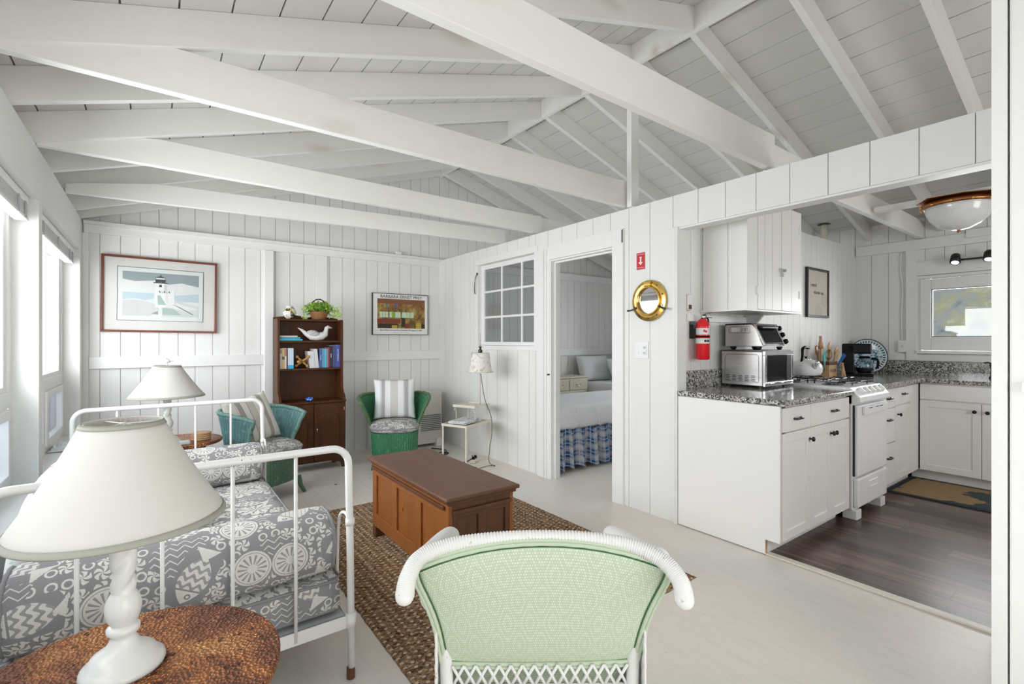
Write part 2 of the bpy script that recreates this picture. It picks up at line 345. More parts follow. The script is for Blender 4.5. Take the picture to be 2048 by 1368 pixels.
# ---------------------------------------------------------------- mesh helpers
class MB:
    def __init__(s): s.bm = bmesh.new(); s.uv = s.bm.loops.layers.uv.new('UVMap')
    def box(s, x0, x1, y0, y1, z0, z1, mat=None):
        s.nb = getattr(s, 'nb', 0)+1          # hair's-breadth size differences keep joined boards from sharing a plane
        if s.nb > 1:
            e = .00008*(1+(s.nb*7) % 5); x0 -= e; x1 += e; y0 -= e; y1 += e; z0 -= e*.9; z1 += e*.9
        vs = [s.bm.verts.new((x, y, z)) for x in (x0, x1) for y in (y0, y1) for z in (z0, z1)]
        if mat is not None:
            for v in vs: v.co = mat @ v.co
        for f in ((0, 1, 3, 2), (4, 6, 7, 5), (0, 4, 5, 1), (2, 3, 7, 6), (0, 2, 6, 4), (1, 5, 7, 3)):
            s.bm.faces.new([vs[i] for i in f])
        return s
    def bar(s, p, q, w, h, up=(0, 0, 1)):
        """box of section w x h from p to q"""
        p, q = Vector(p), Vector(q); d = (q-p); L = d.length; d.normalize(); u = Vector(up)
        x = d.cross(u)
        if x.length < 1e-4: x = d.cross(Vector((1, 0, 0)))
        x.normalize(); z = x.cross(d)
        mt = Matrix((( x.x, d.x, z.x, p.x), (x.y, d.y, z.y, p.y), (x.z, d.z, z.z, p.z), (0, 0, 0, 1)))
        return s.box(-w/2, w/2, 0, L, -h/2, h/2, mt)
    def cyl(s, p, q, r0, r1=None, n=16, cap=True):
        return s.tube([p, q], [r0, r0 if r1 is None else r1], n, cap)
    def tube(s, pts, rad, n=12, cap=True, closed=False, rfn=None, flat=1.0):
        pts = [Vector(p) for p in pts]; k = len(pts)
        if not isinstance(rad, (list, tuple)): rad = [rad]*k
        rings = []; prev = None
        for i, p in enumerate(pts):
            if closed: d = pts[(i+1) % k]-pts[i-1]
            else: d = pts[min(i+1, k-1)]-pts[max(i-1, 0)]
            d.normalize()
            if prev is None:
                a = Vector((0, 0, 1)) if abs(d.z) < .9 else Vector((1, 0, 0))
                x = d.cross(a).normalized()
            else:
                x = (prev-d*prev.dot(d)).normalized()
            prev = x; y = d.cross(x)
            ring = []
            for j in range(n):
                t = 2*PI*j/n; r = rad[i]*(rfn(i, t) if rfn else 1)
                ring.append(s.bm.verts.new(p+x*math.cos(t)*r+y*math.sin(t)*r*flat))
            rings.append(ring)
        m = k if closed else k-1
        for i in range(m):
            a, b = rings[i], rings[(i+1) % k]
            for j in range(n):
                s.bm.faces.new((a[j], a[(j+1) % n], b[(j+1) % n], b[j]))
        if cap and not closed:
            s.bm.faces.new(rings[0][::-1]); s.bm.faces.new(rings[-1])
        return s
    def lathe(s, prof, n=32, c=(0, 0, 0), rfn=None, capb=True, capt=True, arc=None):
        rings = []
        for i, (r, z) in enumerate(prof):
            rings.append([s.bm.verts.new((c[0]+r*(rfn(i, 2*PI*j/n) if rfn else 1)*math.cos(2*PI*j/n), c[1]+r*(rfn(i, 2*PI*j/n) if rfn else 1)*math.sin(2*PI*j/n), c[2]+z)) for j in range(n)])
        for a, b in zip(rings, rings[1:]):
            for j in range(n): s.bm.faces.new((a[j], a[(j+1) % n], b[(j+1) % n], b[j]))
        if capb and prof[0][0] > 1e-5: s.bm.faces.new(rings[0][::-1])
        if capt and prof[-1][0] > 1e-5: s.bm.faces.new(rings[-1])
        return s
    def prism(s, poly, a, b, axis='y'):
        """poly of 2-D points extruded along axis from a to b"""
        def mk(u, v, w):
            return {'x': (w, u, v), 'y': (u, w, v), 'z': (u, v, w)}[axis]
        A = [s.bm.verts.new(mk(u, v, a)) for u, v in poly]; B = [s.bm.verts.new(mk(u, v, b)) for u, v in poly]
        s.bm.faces.new(A); s.bm.faces.new(B[::-1]); n = len(poly)
        for i in range(n): s.bm.faces.new((A[i], B[i], B[(i+1) % n], A[(i+1) % n]))
        return s
    def grid(s, fn, nu, nv, wrap=False, uvs=(1, 1)):
        vs = [[s.bm.verts.new(fn(i/nu, j/nv)) for j in range(nv+1)] for i in range(nu if wrap else nu+1)]
        for i in range(nu):
            a, b = vs[i], vs[(i+1) % len(vs)]
            for j in range(nv):
                f = s.bm.faces.new((a[j], b[j], b[j+1], a[j+1]))
                for l, (p, q) in zip(f.loops, ((i, j), (i+1, j), (i+1, j+1), (i, j+1))): l[s.uv].uv = (p/nu*uvs[0], q/nv*uvs[1])
        return s
    def ball(s, c, r, n=12, sc=(1, 1, 1)):
        prof = [(math.sin(PI*i/n)*r, -math.cos(PI*i/n)*r) for i in range(n+1)]
        st = len(s.bm.verts); s.bm.verts.ensure_lookup_table()
        s.lathe([(max(a, 1e-4), z) for a, z in prof], n*2, (0, 0, 0), capb=False, capt=False); s.bm.verts.ensure_lookup_table()
        for v in s.bm.verts[st:]: v.co = Vector((v.co.x*sc[0]+c[0], v.co.y*sc[1]+c[1], v.co.z*sc[2]+c[2]))
        return s
    def xf(s, mt):
        bmesh.ops.transform(s.bm, matrix=mt, verts=s.bm.verts); return s
    def build(s, name, mat, parent=None, smooth=False, bevel=0, uv=None, solid=0, loc=None, rot=None, keepn=False, sub=0):
        bm = s.bm
        if not keepn: bmesh.ops.recalc_face_normals(bm, faces=bm.faces)
        if uv:
            for f in bm.faces:
                n = f.normal; ax = max(range(3), key=lambda i: abs(n[i]))
                for l in f.loops:
                    c = l.vert.co; l[s.uv].uv = {0: (c.y, c.z), 1: (c.x, c.z), 2: (c.x, c.y)}[ax]
        me = bpy.data.meshes.new(name); bm.to_mesh(me); bm.free()
        if smooth:
            for p in me.polygons: p.use_smooth = True
        o = bpy.data.objects.new(name, me); COL.objects.link(o)
        me.materials.append(M[mat] if isinstance(mat, str) else mat)
        if parent is not None: o.parent = parent
        if loc: o.location = loc
        if rot: o.rotation_euler = rot
        if solid:
            k = o.modifiers.new('solid', 'SOLIDIFY'); k.thickness = solid; k.offset = 0
        if bevel:
            k = o.modifiers.new('bevel', 'BEVEL'); k.width = bevel; k.segments = 2; k.limit_method = 'ANGLE'; k.angle_limit = R(40)
        if sub:
            k = o.modifiers.new('subd', 'SUBSURF'); k.levels = sub; k.render_levels = sub
        return o

def tag(o, label, cat, group=None, kind=None):
    o['label'] = label; o['category'] = cat
    if group: o['group'] = group
    if kind: o['kind'] = kind
    return o
def thing(name, label, cat, loc=(0, 0, 0), rz=0, group=None):
    o = bpy.data.objects.new(name, None); o.empty_display_size = .1; COL.objects.link(o)
    o.location = loc; o.rotation_euler = (0, 0, rz); return tag(o, label, cat, group)
def part(o, label): o['label'] = label; return o
def struct(o, label=None):
    o['kind'] = 'structure'
    if label: o['label'] = label
    return o
def text(body, size, mat, parent, loc, rot, name='lettering', align='CENTER', ext=.0006, sx=1.0):
    c = bpy.data.curves.new(name, 'FONT'); c.body = body; c.size = size; c.extrude = ext; c.align_x = align; c.align_y = 'CENTER'
    tmp = bpy.data.objects.new('tmp', c); COL.objects.link(tmp); bpy.context.view_layer.update()
    me = bpy.data.meshes.new_from_object(tmp.evaluated_get(bpy.context.evaluated_depsgraph_get())); bpy.data.objects.remove(tmp); bpy.data.curves.remove(c)
    me.materials.clear(); me.materials.append(M[mat])
    o = bpy.data.objects.new(name, me); COL.objects.link(o); o.parent = parent; o.location = loc; o.rotation_euler = rot; o.scale = (sx, 1, 1)
    return o
def dup(o, parent=None):
    c = o.copy(); COL.objects.link(c); c.parent = parent
    for ch in [k for k in bpy.data.objects if k.parent == o]: dup(ch, c)
    return c
def dup_thing(o, loc, rz=None, label=None, group=None):
    kids = {}
    for k in bpy.data.objects: kids.setdefault(k.parent, []).append(k)
    def rec(a, p):
        c = a.copy(); COL.objects.link(c); c.parent = p
        for ch in kids.get(a, []): rec(ch, c)
        return c
    c = rec(o, None); c.location = loc
    if rz is not None: c.rotation_euler = (0, 0, rz)
    if label: c['label'] = label
    if group: c['group'] = group
    return c
def spline(pts, n=8):
    """Catmull-Rom through pts"""
    P = [Vector(p) for p in pts]; out = []
    for i in range(len(P)-1):
        a, b, c, d = P[max(i-1, 0)], P[i], P[i+1], P[min(i+2, len(P)-1)]
        for k in range(n):
            t = k/n; out.append(.5*((2*b)+(c-a)*t+(2*a-5*b+4*c-d)*t*t+(3*b-a-3*c+d)*t**3))
    out.append(P[-1]); return out

# ================================================================ THE SETTING
YB, XP, XK, YK, YR, XW = 5.53, 2.914, 6.225, 2.06, -1.7, -.5
RIDGE_X = 2.93
def roof(x): return 3.512-.3076*abs(x-RIDGE_X)

def board_panel(mb, axis, face, back, joints, z0, z1, holes=(), gap=.0045, core=.012, rnd=0):
    """vertical boards on a wall plane: axis 'x' = plane of constant X (u is Y), 'y' = plane of constant Y (u is X)"""
    sgn = 1 if back > face else -1
    us = sorted(set([round(j, 4) for j in joints])); cuts = sorted(set(us+[h[0] for h in holes if us[0] < h[0] < us[-1]]+[h[1] for h in holes if us[0] < h[1] < us[-1]]))
    def put(u0, u1, za, zb, d0, d1):
        zt0 = zb(u0) if callable(zb) else zb; zt1 = zb(u1) if callable(zb) else zb
        if max(zt0, zt1)-za < .005: return
        P = []
        for d in (d0, d1):
            for (u, z) in ((u0, za), (u1, za), (u1, zt1), (u0, zt0)):
                P.append(mb.bm.verts.new((d, u, z) if axis == 'x' else (u, d, z)))
        for f in ((0, 1, 2, 3), (7, 6, 5, 4), (0, 4, 5, 1), (1, 5, 6, 2), (2, 6, 7, 3), (3, 7, 4, 0)): mb.bm.faces.new([P[i] for i in f])
    for a, b in zip(cuts, cuts[1:]):
        mid = (a+b)/2; segs = [(z0, z1)]
        for h in holes:
            if h[0] <= mid <= h[1]:
                ns = []
                for (p, q) in segs:
                    if callable(q) or h[3] < q: ns.append((max(h[3], p), q))
                    if h[2] > p+.001: ns.append((p, h[2]))
                segs = ns
        ga = gap/2 if a in us else 0; gb = gap/2 if b in us else 0
        for p, q in segs:
            off = random.uniform(-rnd, rnd)
            put(a+ga, b-gb, p, q, face+off*sgn, face+sgn*(core-.001))
            put(a, b, p, q, face+sgn*core, back)
def jspan(a, b, w, extra=()):
    n = max(1, round((b-a)/w)); return [a+(b-a)*i/n for i in range(n+1)]

# floors
f = MB().box(-.72, XK, YR, YB+.1, -.06, 0).build('floor', 'painted_floor'); struct(f, 'pale grey painted board floor, scuffed and chipped')
f = MB().box(XP+.035, XK, YR, YK, .0005, .006).build('floor_kitchen', 'plank_floor'); struct(f, 'dark brown wood plank kitchen floor')
f = MB().box(XP-.012, XP+.035, .33, 1.42, .0005, .011).build('trim_threshold', 'cream_metal', bevel=.003); struct(f, 'pale metal threshold strip at the kitchen floor')

# back gable wall (living room and bedroom)
mb = MB()
lj = [-.74, -.52, -.386, -.247, -.106, .03, .174, .308, .451, .59, .73, .87, 1.01, 1.15, 1.29, 1.41, 1.56, 1.70, 1.836, 1.975, 2.107, 2.245, 2.381, 2.531, 2.66, 2.775, 2.92]
lj += jspan(3.06, XK+.3, .14)
board_panel(mb, 'y', YB, YB+.1, lj, -.06, lambda x: roof(x)+.02)
struct(mb.build('wall_back', 'wall_white'), 'white painted vertical board gable wall')
for i, (x0, x1, z0, z1, d) in enumerate([(-.49, 2.93, 2.19, 2.262, .035), (-.49, 2.93, 2.262, 2.29, .07), (-.458, .90, 1.02, 1.123, .03), (1.53, 2.93, 1.033, 1.136, .03),
                                         (.90, .985, 0, 2.19, .045), (1.41, 1.53, 0, 2.19, .018), (3.0, XK, 2.19, 2.29, .05), (3.0, XK, 1.03, 1.135, .03), (-.5, -.46, 0, 2.19, .03)]):
    struct(MB().box(x0, x1, YB-d, YB-.0005, z0, z1).build('trim_%d' % (i+1), 'trim_white', bevel=.003))

# left window wall
bays = [(3.69, 5.35), (1.93, 3.59), (.17, 1.83), (-1.55, .07)]
mb = MB(); mb.box(-.72, XW, YR, YB, 2.02, 2.29); 
mb.box(-.72, XW, 5.35, YB, -.05, 2.02)
for a, b in ((3.59, 3.69), (1.83, 1.93), (.07, .17), (YR, -1.55)): mb.box(-.72, XW, a, b, -.05, 2.02)
for a, b in bays: mb.box(-.72, XW, a, b, -.05, .47)
mb.box(-.72, -.64, YR, YB, 2.29, 2.42)
struct(mb.build('wall_left', 'wall_white', bevel=.002), 'white painted window wall with posts and a deep header')
def window_unit(n, a, b):
    x0, x1 = -.655, -.605
    mb = MB(); mb.box(x0, x1, a, a+.05, .49, 2.02); mb.box(x0, x1, b-.05, b, .49, 2.02); mb.box(x0, x1, a, b, 1.96, 2.02); mb.box(x0, x1, a, b, .92, 1.0); mb.box(x0, x1, a, b, .49, .53)
    mid = (a+b)/2; mb.box(x0, x1, mid-.05, mid+.05, .49, .95)
    # inner sash edge of the upper light
    for (p, q, r, s_) in ((a+.05, a+.10, 1.0, 1.96), (b-.10, b-.05, 1.0, 1.96), (a+.05, b-.05, 1.0, 1.03), (a+.05, b-.05, 1.93, 1.96)): mb.box(x0-.02, x1-.012, p, q, r, s_)
    w = mb.build('window_%d' % n, 'trim_white', bevel=.003); struct(w)
    MB().box(-.640, -.636, a+.05, b-.05, 1.0, 1.96).build('window_pane', 'window_glass', w)
    for (p, q) in ((a+.05, mid-.05), (mid+.05, b-.05)):
        m2 = MB()
        for (c0, c1, d0, d1) in ((p+.01, p+.06, .535, .915), (q-.06, q-.01, .535, .915), (p+.06, q-.06, .535, .585), (p+.06, q-.06, .865, .915)): m2.box(x0+.01, x1+.012, c0, c1, d0, d1)
        h = m2.build('vent_sash', 'trim_white', w, bevel=.004)
        MB().box(-.632, -.630, p+.06, q-.06, .585, .865).build('insect_screen', 'insect_screen', h)
    struct(MB().box(-.72, XW+.02, a, b, .47, .49).build('trim_sill', 'trim_white', bevel=.003), 'white window sill')
    return w
for i, (a, b) in enumerate(bays): window_unit(i+1, a, b)
def blind(a, b, lab):
    t = thing('window_blind', lab, 'blind', (-.56, (a+b)/2, 1.9), 0, 'raised blinds at the window heads'); L = (b-a)/2-.04
    MB().box(-.028, .028, -L, L, .075, .115).build('head_rail', 'trim_white', t, bevel=.003)
    m2 = MB()
    for k in range(9): m2.box(-.025, .025, -L, L, .012+k*.007, .0145+k*.007)
    m2.build('slats', 'trim_white', t)
    m2 = MB(); m2.box(-.027, .027, -L, L, -.008, .009); m2.build('bottom_rail', 'trim_white', t, bevel=.003)
    for y in (-L*.7, 0, L*.7, L*.9): MB().box(.026, .03, y-.012, y+.012, -.006, .08).build('ladder_tape', 'screen_grey', t)
blind(3.69, 5.35, 'white slatted blind pulled up at the head of the far corner window')
blind(1.93, 3.59, 'white slatted blind pulled up over the nearer window at the left edge')

# partition with interior window, bedroom door opening and kitchen opening
holes = [(3.55, 4.64, 1.18, 2.105), (2.608, 3.36, -.1, 2.0), (.457, 2.014, -.1, 2.05)]
pj = [.323, .457, .511, .707, .903, 1.093, 1.288, 1.481, 1.675, 1.868, 2.062, 2.257, 2.452, 2.64, 2.83, 3.02, 3.21, 3.40, 3.58, 3.68, 3.866, 4.037, 4.22, 4.42, 4.60, 4.773, 4.98, 5.18, 5.36, YB]
mb = MB(); board_panel(mb, 'x', XP, XP+.085, pj, -.05, 2.275, holes, gap=.004)
struct(mb.build('wall_partition', 'wall_white'), 'white board partition below open rafters')
mb = MB()
mb.box(XP+.002, XP+.10, .457, 2.014, 2.036, 2.0495)                 # soffit lining of the kitchen opening
mb.box(XP-.004, XP+.10, .440, .457, 0, 2.05)
struct(mb.build('trim_kitchen_opening', 'trim_white', bevel=.002))
mb = MB(); mb.box(XP-.022, XP+.0, 2.016, 2.050, 0, 2.05); mb.box(XP-.030, XP-.0, 2.028, 2.036, 0, 2.05)
struct(mb.build('trim_kitchen_casing', 'trim_white', bevel=.002))
# door casing and jamb
mb = MB()
mb.box(XP-.020, XP, 2.496, 2.606, 0, 2.13); mb.box(XP-.020, XP, 3.362, 3.53, 0, 2.11); mb.box(XP-.020, XP, 2.606, 3.362, 2.002, 2.13)
mb.box(XP-.032, XP-.02, 3.39, 3.41, 0, 2.10); mb.box(XP-.032, XP-.02, 3.43, 3.445, 0, 2.11)
mb.box(XP-.014, XP+.10, 2.590, 2.606, 0, 2.0); mb.box(XP-.014, XP+.10, 3.345, 3.362, 0, 2.0); mb.box(XP-.014, XP+.10, 2.606, 3.345, 1.985, 2.0)
mb.box(XP+.03, XP+.05, 2.606, 2.62, 0, 1.985); mb.box(XP+.03, XP+.05, 3.33, 3.345, 0, 1.985); mb.box(XP+.03, XP+.05, 2.62, 3.33, 1.97, 1.985)
dcas = struct(mb.build('door_1', 'trim_white', bevel=.002), 'white cased doorway into the bedroom')
MB().box(XP-.023, XP-.0195, 2.497, 2.507, 2.02, 2.12).build('hinge', 'steel_dark', dcas)
MB().tube([(XP-.03, 3.375, .955), (XP+.0, 3.355, .955)], .008, 10).build('latch_bolt', 'bronze_dark', dcas)
# interior window
mb = MB(); X0, X1 = XP+.045, XP+.08
for (a, b, c, d) in ((3.60, 3.635, 1.215, 2.10), (4.54, 4.595, 1.215, 2.10), (3.60, 4.595, 1.215, 1.25), (3.60, 4.595, 2.05, 2.10)): mb.box(X0, X1, a, b, c, d)
for y in (3.862, 4.212): mb.box(X0+.004, X1-.004, y-.012, y+.012, 1.25, 2.06)
for z in (1.52, 1.80): mb.box(X0+.004, X1-.004, 3.63, 4.55, z-.011, z+.011)
iw = struct(mb.build('window_5', 'trim_white', bevel=.002), 'nine-pane interior window looking into the bedroom')
MB().box(XP+.060, XP+.063, 3.63, 4.55, 1.24, 2.06).build('window_pane', 'pane_grey', iw)
mb = MB(); mb.box(XP-.006, XP+.085, 3.545, 3.60, 1.165, 2.11); mb.box(XP-.006, XP+.085, 4.595, 4.655, 1.165, 2.11); mb.box(XP-.012, XP+.085, 3.54, 4.66, 1.165, 1.212); mb.box(XP-.012, XP+.085, 3.54, 4.66, 2.102, 2.165)
struct(mb.build('trim_window_lining', 'trim_white', bevel=.002))
h = MB().tube(spline([(XP-.012, 4.60, 2.0), (XP-.03, 4.605, 1.97), (XP-.03, 4.63, 1.86), (XP-.02, 4.64, 1.80), (XP-.03, 4.62, 1.79)], 5), .005, 8)
h.ball((XP-.012, 4.60, 2.01), .012, 6)
tag(h.build('window_hook', 'steel_dark', smooth=True), 'small grey metal hook hanging at the interior window frame', 'hook')

# kitchen side walls
mb = MB(); board_panel(mb, 'y', YK, YK+.08, jspan(XP+.085, XK, .125), -.05, 2.285, gap=.003)
struct(mb.build('wall_kitchen_left', 'wall_white'), 'white board wall between kitchen and bedroom')
mb = MB(); khole = [(.20, 1.50, 1.165, 1.88), (2.95, 4.25, .95, 1.95)]
board_panel(mb, 'x', XK, XK+.1, jspan(YR, YB, .152), -.06, 2.53, khole, gap=.004)
struct(mb.build('wall_kitchen_far', 'wall_white'), 'white board wall with a small horizontal window')
kt = [(1.52, 1.61, 1.06, 2.22, .03), (.1, 2.05, 2.18, 2.285, .035), (.1, 1.52, 1.918, 2.06, .03), (.1, 1.52, 1.885, 1.912, .02), (.1, 1.52, 1.135, 1.165, .05), (.1, 1.52, 1.06, 1.125, .02), (1.61, 2.05, 1.06, 1.13, .02), (.1, 1.15, 2.235, 2.31, .05)]
for i, (a, b, c, d, t) in enumerate(kt): struct(MB().box(XK-t, XK-.0005, a, b, c, d).build('trim_%d' % (i+20), 'trim_white', bevel=.003))
mb = MB()
for (a, b, c, d) in ((1.415, 1.50, 1.17, 1.876), (.20, .285, 1.17, 1.876), (.285, 1.415, 1.17, 1.30), (.285, 1.415, 1.775, 1.876)): mb.box(XK-.012, XK+.05, a, b, c, d)
kw = struct(mb.build('window_6', 'trim_white', bevel=.006), 'white framed kitchen window over the sink')
mb = MB()
for (a, b, c, d) in ((1.405, 1.413, 1.30, 1.775), (.287, .295, 1.30, 1.775), (.287, 1.413, 1.30, 1.308), (.287, 1.413, 1.767, 1.775)): mb.box(XK+.0, XK+.02, a, b, c, d)
mb.build('gasket', 'steel_dark', kw); MB().box(XK+.008, XK+.012, .29, 1.41, 1.305, 1.77).build('window_pane', 'window_glass', kw)
mb = MB()
for (a, b, c, d) in ((4.17, 4.25, .95, 1.95), (2.95, 3.03, .95, 1.95), (3.03, 4.17, .95, 1.03), (3.03, 4.17, 1.87, 1.95), (3.57, 3.63, 1.0, 1.9)): mb.box(XK+.02, XK+.07, a, b, c, d)
bw = struct(mb.build('window_7', 'trim_white')); MB().box(XK+.04, XK+.044, 3.0, 4.2, 1.0, 1.9).build('window_pane', 'window_glass', bw)  # unseen window added to let the bedroom fill lamp in

# near wall end at the right of the view, with the closet behind it
mb = MB(); board_panel(mb, 'x', 2.06, 2.12, [YR, -1.4, -1.1, -.8, -.5, -.2, .02, .288], 0, 3.2, gap=.005); mb.box(2.12, XP+.08, .24, .323, 0, 2.9)
mb.box(2.048, 2.12, .291, .323, 0, 3.2)
struct(mb.build('wall_right', 'wall_white'), 'white board wall end at the right edge')
mb = MB(); mb.box(2.044, 2.0595, -.2, .26, 1.115, 1.148); mb.box(2.044, 2.12, .26, .330, 3.03, 3.22)
struct(mb.build('trim_near_rail', 'trim_white', bevel=.002))
# rear wall (behind the camera) with glazed doors and a kitchen opening added to admit light
mb = MB()
for (a, b, c, d) in ((-.72, -.35, 0, 3.6), (1.95, 2.12, 0, 3.6), (-.35, 1.95, 2.15, 3.6)): mb.box(a, b, YR-.1, YR, c, d)
for (a, b, c, d) in ((2.12, 3.15, 0, 3.6), (4.45, XK+.1, 0, 3.6), (3.15, 4.45, 0, .95), (3.15, 4.45, 2.05, 3.6)): mb.box(a, b, YR-.1, YR, c, d)
struct(mb.build('wall_rear', 'wall_white'), 'white wall behind the camera with glazed doors added for light')
mb = MB()
for (a, b, c, d) in ((-.35, -.27, 0, 2.15), (.75, .87, 0, 2.15), (1.87, 1.95, 0, 2.15), (-.27, 1.87, 2.07, 2.15), (-.27, 1.87, 0, .16)): mb.box(a, b, YR-.08, YR-.02, c, d)
gd = struct(mb.build('added_rear_door', 'trim_white')); MB().box(-.27, 1.87, YR-.052, YR-.048, .16, 2.07).build('glass_pane', 'window_glass', gd)  # glazing of the added opening that the rear fill lamp shines through

# roof deck
mb = MB(); sl = math.hypot(1, .30)
def deck(x0, x1):
    a, b = (x0, x1) if x0 < x1 else (x1, x0)
    y0, y1 = YR-.05, YB+.1
    for (p, q, lo, hi) in ((a+.0036, b-.0036, 0, .018),):
        P = [mb.bm.verts.new((x, y, roof(x)+z)) for z in (lo, hi) for x in (p, q) for y in (y0, y1)]
        for f_ in ((0, 1, 3, 2), (4, 6, 7, 5), (0, 4, 5, 1), (2, 3, 7, 6), (0, 2, 6, 4), (1, 5, 7, 3)): mb.bm.faces.new([P[i] for i in f_])
x = RIDGE_X
while x > -.8: deck(x, x-.19); x -= .19
xl = x; x = RIDGE_X
while x < 6.6: deck(x, x+.19); x += .19
for (a, b) in ((xl, RIDGE_X), (RIDGE_X, x)):
    P = [mb.bm.verts.new((xx, y, roof(xx)+z)) for z in (.019, .06) for xx in (a, b) for y in (YR-.05, YB+.1)]
    for f_ in ((0, 1, 3, 2), (4, 6, 7, 5), (0, 4, 5, 1), (2, 3, 7, 6), (0, 2, 6, 4), (1, 5, 7, 3)): mb.bm.faces.new([P[i] for i in f_])
struct(mb.build('ceiling', 'deck_white'), 'white painted board roof deck seen from below')
# ridge board, rafters, tie beams
o = struct(MB().box(2.91, 2.95, YR, YB, 3.345, 3.53).build('ridge_beam', 'beam_white', bevel=.002), 'white ridge board at the top of the roof'); tag(o, 'white ridge board running along the top of the roof', 'beam', kind='structure')
def rafter(y, side):
    mb = MB(); w = .042; d = .158
    if side < 0: poly = [(-.63, roof(-.63)-d), (2.91, roof(2.91)-d), (2.91, roof(2.91)), (-.63, roof(-.63))]
    else: poly = [(2.95, roof(2.95)-d), (6.32, roof(6.32)-d), (6.32, roof(6.32)), (2.95, roof(2.95))]
    mb.prism([(a, b-.0005) for a, b in poly], 0, w, 'y')
    off = random.uniform(-20, 20)
    for v in mb.bm.verts: v.co.x += off
    o = mb.build('ceiling_rafter', 'beam_white', bevel=.002); o.location = (-off, y, 0)
    n = 'left' if side < 0 else 'right'
    return tag(o, 'white painted rafter on the %s slope of the roof' % ('window side' if side < 0 else 'kitchen and bedroom side'), 'rafter', 'rafters on the %s slope' % n, 'structure')
for y in (5.455, 5.11, 4.57, 4.031, 3.488, 2.966, 2.42, 1.891, 1.355, .82, .28, -.26, -.80, -1.34): rafter(y, -1)
for y in (5.42, 4.99, 4.51, 3.99, 3.449, 2.929, 2.43, 1.914, 1.32, .80, .27, -.28, -.82, -1.36): rafter(y, 1)
def tie(x0, y0, x1, y1, d, lab, left=True, z=2.29, w=.045):
    L = math.hypot(x1-x0, y1-y0); mb = MB()
    if left: poly = [(0, 0), (L, 0), (L, d), (.52, d-.005), (.06, .075), (0, .06)]
    else: poly = [(0, 0), (L, 0), (L, d), (0, d)]
    off = random.uniform(-9, 9); mb.prism([(a+off, b) for a, b in poly], 0, w, 'y')
    o = mb.build('ceiling_beam', 'beam_white', bevel=.003); c, s_ = (x1-x0)/L, (y1-y0)/L
    o.rotation_euler = (0, 0, math.atan2(s_, c)); o.location = (x0-off*c, y0-off*s_, z)
    if left:
        m2 = MB(); m2.prism([(L-.30+off, d-.075), (L-.01+off, d-.105), (L-.01+off, d+.002), (L-.30+off, d-.004)], -.002, .0, 'y'); m2.build('end_block', 'beam_white', o, bevel=.001)
    return tag(o, lab, 'beam', None, 'structure')
tie(-.5, 2.425, 2.912, 2.470, .19, 'long white tie beam ending at the post beside the doorway')
tie(-.5, 3.51, 3.0, 3.585, .165, 'white tie beam landing above the bedroom doorway casing')
tie(-.5, 4.52, 3.0, 4.20, .15, 'white tie beam farthest back, landing beyond the interior window')
tie(-.5, 1.345, 2.99, 1.405, .20, 'nearest white tie beam crossing above the kitchen opening')
tie(2.99, 1.43, XK+.05, 1.47, .17, 'white tie beam inside the kitchen above the cabinets', False)
tie(XP+.1, .30, XK+.05, .30, .17, 'white tie beam in the kitchen nearest the right wall end', False)
tie(2.99, 3.60, XK+.05, 3.60, .16, 'white tie beam inside the dark bedroom', False)
o = MB().box(2.88, 2.965, 2.40, 2.445, 2.276, 3.346).build('ceiling_post', 'trim_white', bevel=.002); tag(o, 'white square post from the partition top up to the ridge', 'post', None, 'structure')
o = MB().box(4.70, 4.80, .34, 1.43, 2.31, 2.345).build('ceiling_board', 'beam_white', bevel=.002); tag(o, 'white board between kitchen tie beams carrying the bowl lamp', 'board', None, 'structure')
mb = MB(); mb.cyl((6.03, 2.30, 1.0), (6.03, 2.30, 2.60), .033, None, 16); mb.cyl((6.03, 2.30, 2.44), (6.03, 2.30, 2.50), .038)
t = mb.build('vent_pipe', 'cream_metal', smooth=False); tag(t, 'pale vertical vent pipe rising above the kitchen wall', 'pipe')
o = MB().cyl((6.03, 2.30, 2.556), (6.03, 2.30, 2.560), .065).build('dark_hole_disc', 'black_iron', t);  # black disc stands in for the dark hole round the pipe
# outside
o = MB().box(-30, -1.2, -25, 30, -.5, -.4).build('ground', 'outside_ground'); struct(o)
mb = MB(); mb.grid(lambda u, v: (8.2+v*5+.5*noise.noise((u*9, v*5, 0)), -8+u*16, -.6+v*4.6+.4*noise.noise((u*14, v*8, 3))), 40, 20)
o = mb.build('hillside', 'hillside', smooth=True); struct(o, 'rocky hillside with scrub outside the kitchen window')

# ================================================================ LIVING ROOM
# ---- rug
t = MB(); RX0, RX1, RY0, RY1 = .762, 2.33, 1.50, 3.70
nu, nv = 150, 200
def rugp(u, v):
    x = RX0+(RX1-RX0)*u; y = RY0+(RY1-RY0)*v
    e = min(u*nu, (1-u)*nu, v*nv, (1-v)*nv)
    z = .008+.0035*math.sin(x*2*PI/.038)*math.sin(y*2*PI/.034)+.003*noise.noise((x*60, y*60, 0))
    wob = .006*noise.noise((x*25, y*25, 5)) if e < 2 else 0
    return (x+wob, y+wob, .002 if e < .5 else z)
t.grid(rugp, nu, nv)
tag(t.build('woven_rug', 'rug_fibre', smooth=True), 'brown braided jute rug with pale flecks under the wooden chest', 'rug')

# ---- panelled chest
ch = thing('blanket_chest', 'brown panelled wooden chest used as coffee table on the jute rug', 'chest', (1.33, 2.56, .009), 0)
cx0, cx1, cy0, cy1, H = -.185, .185, -.50, .50, .505
W0, W1 = -.195, .19
MB().box(-.222, .215, -.535, .535, H-.022, H).build('lid', 'chest_top', ch, bevel=.008)
o = MB().box(-.205, .20, -.52, .52, H-.040, H-.022).build('lid_moulding', 'chest_wood_dark', ch, bevel=.004)
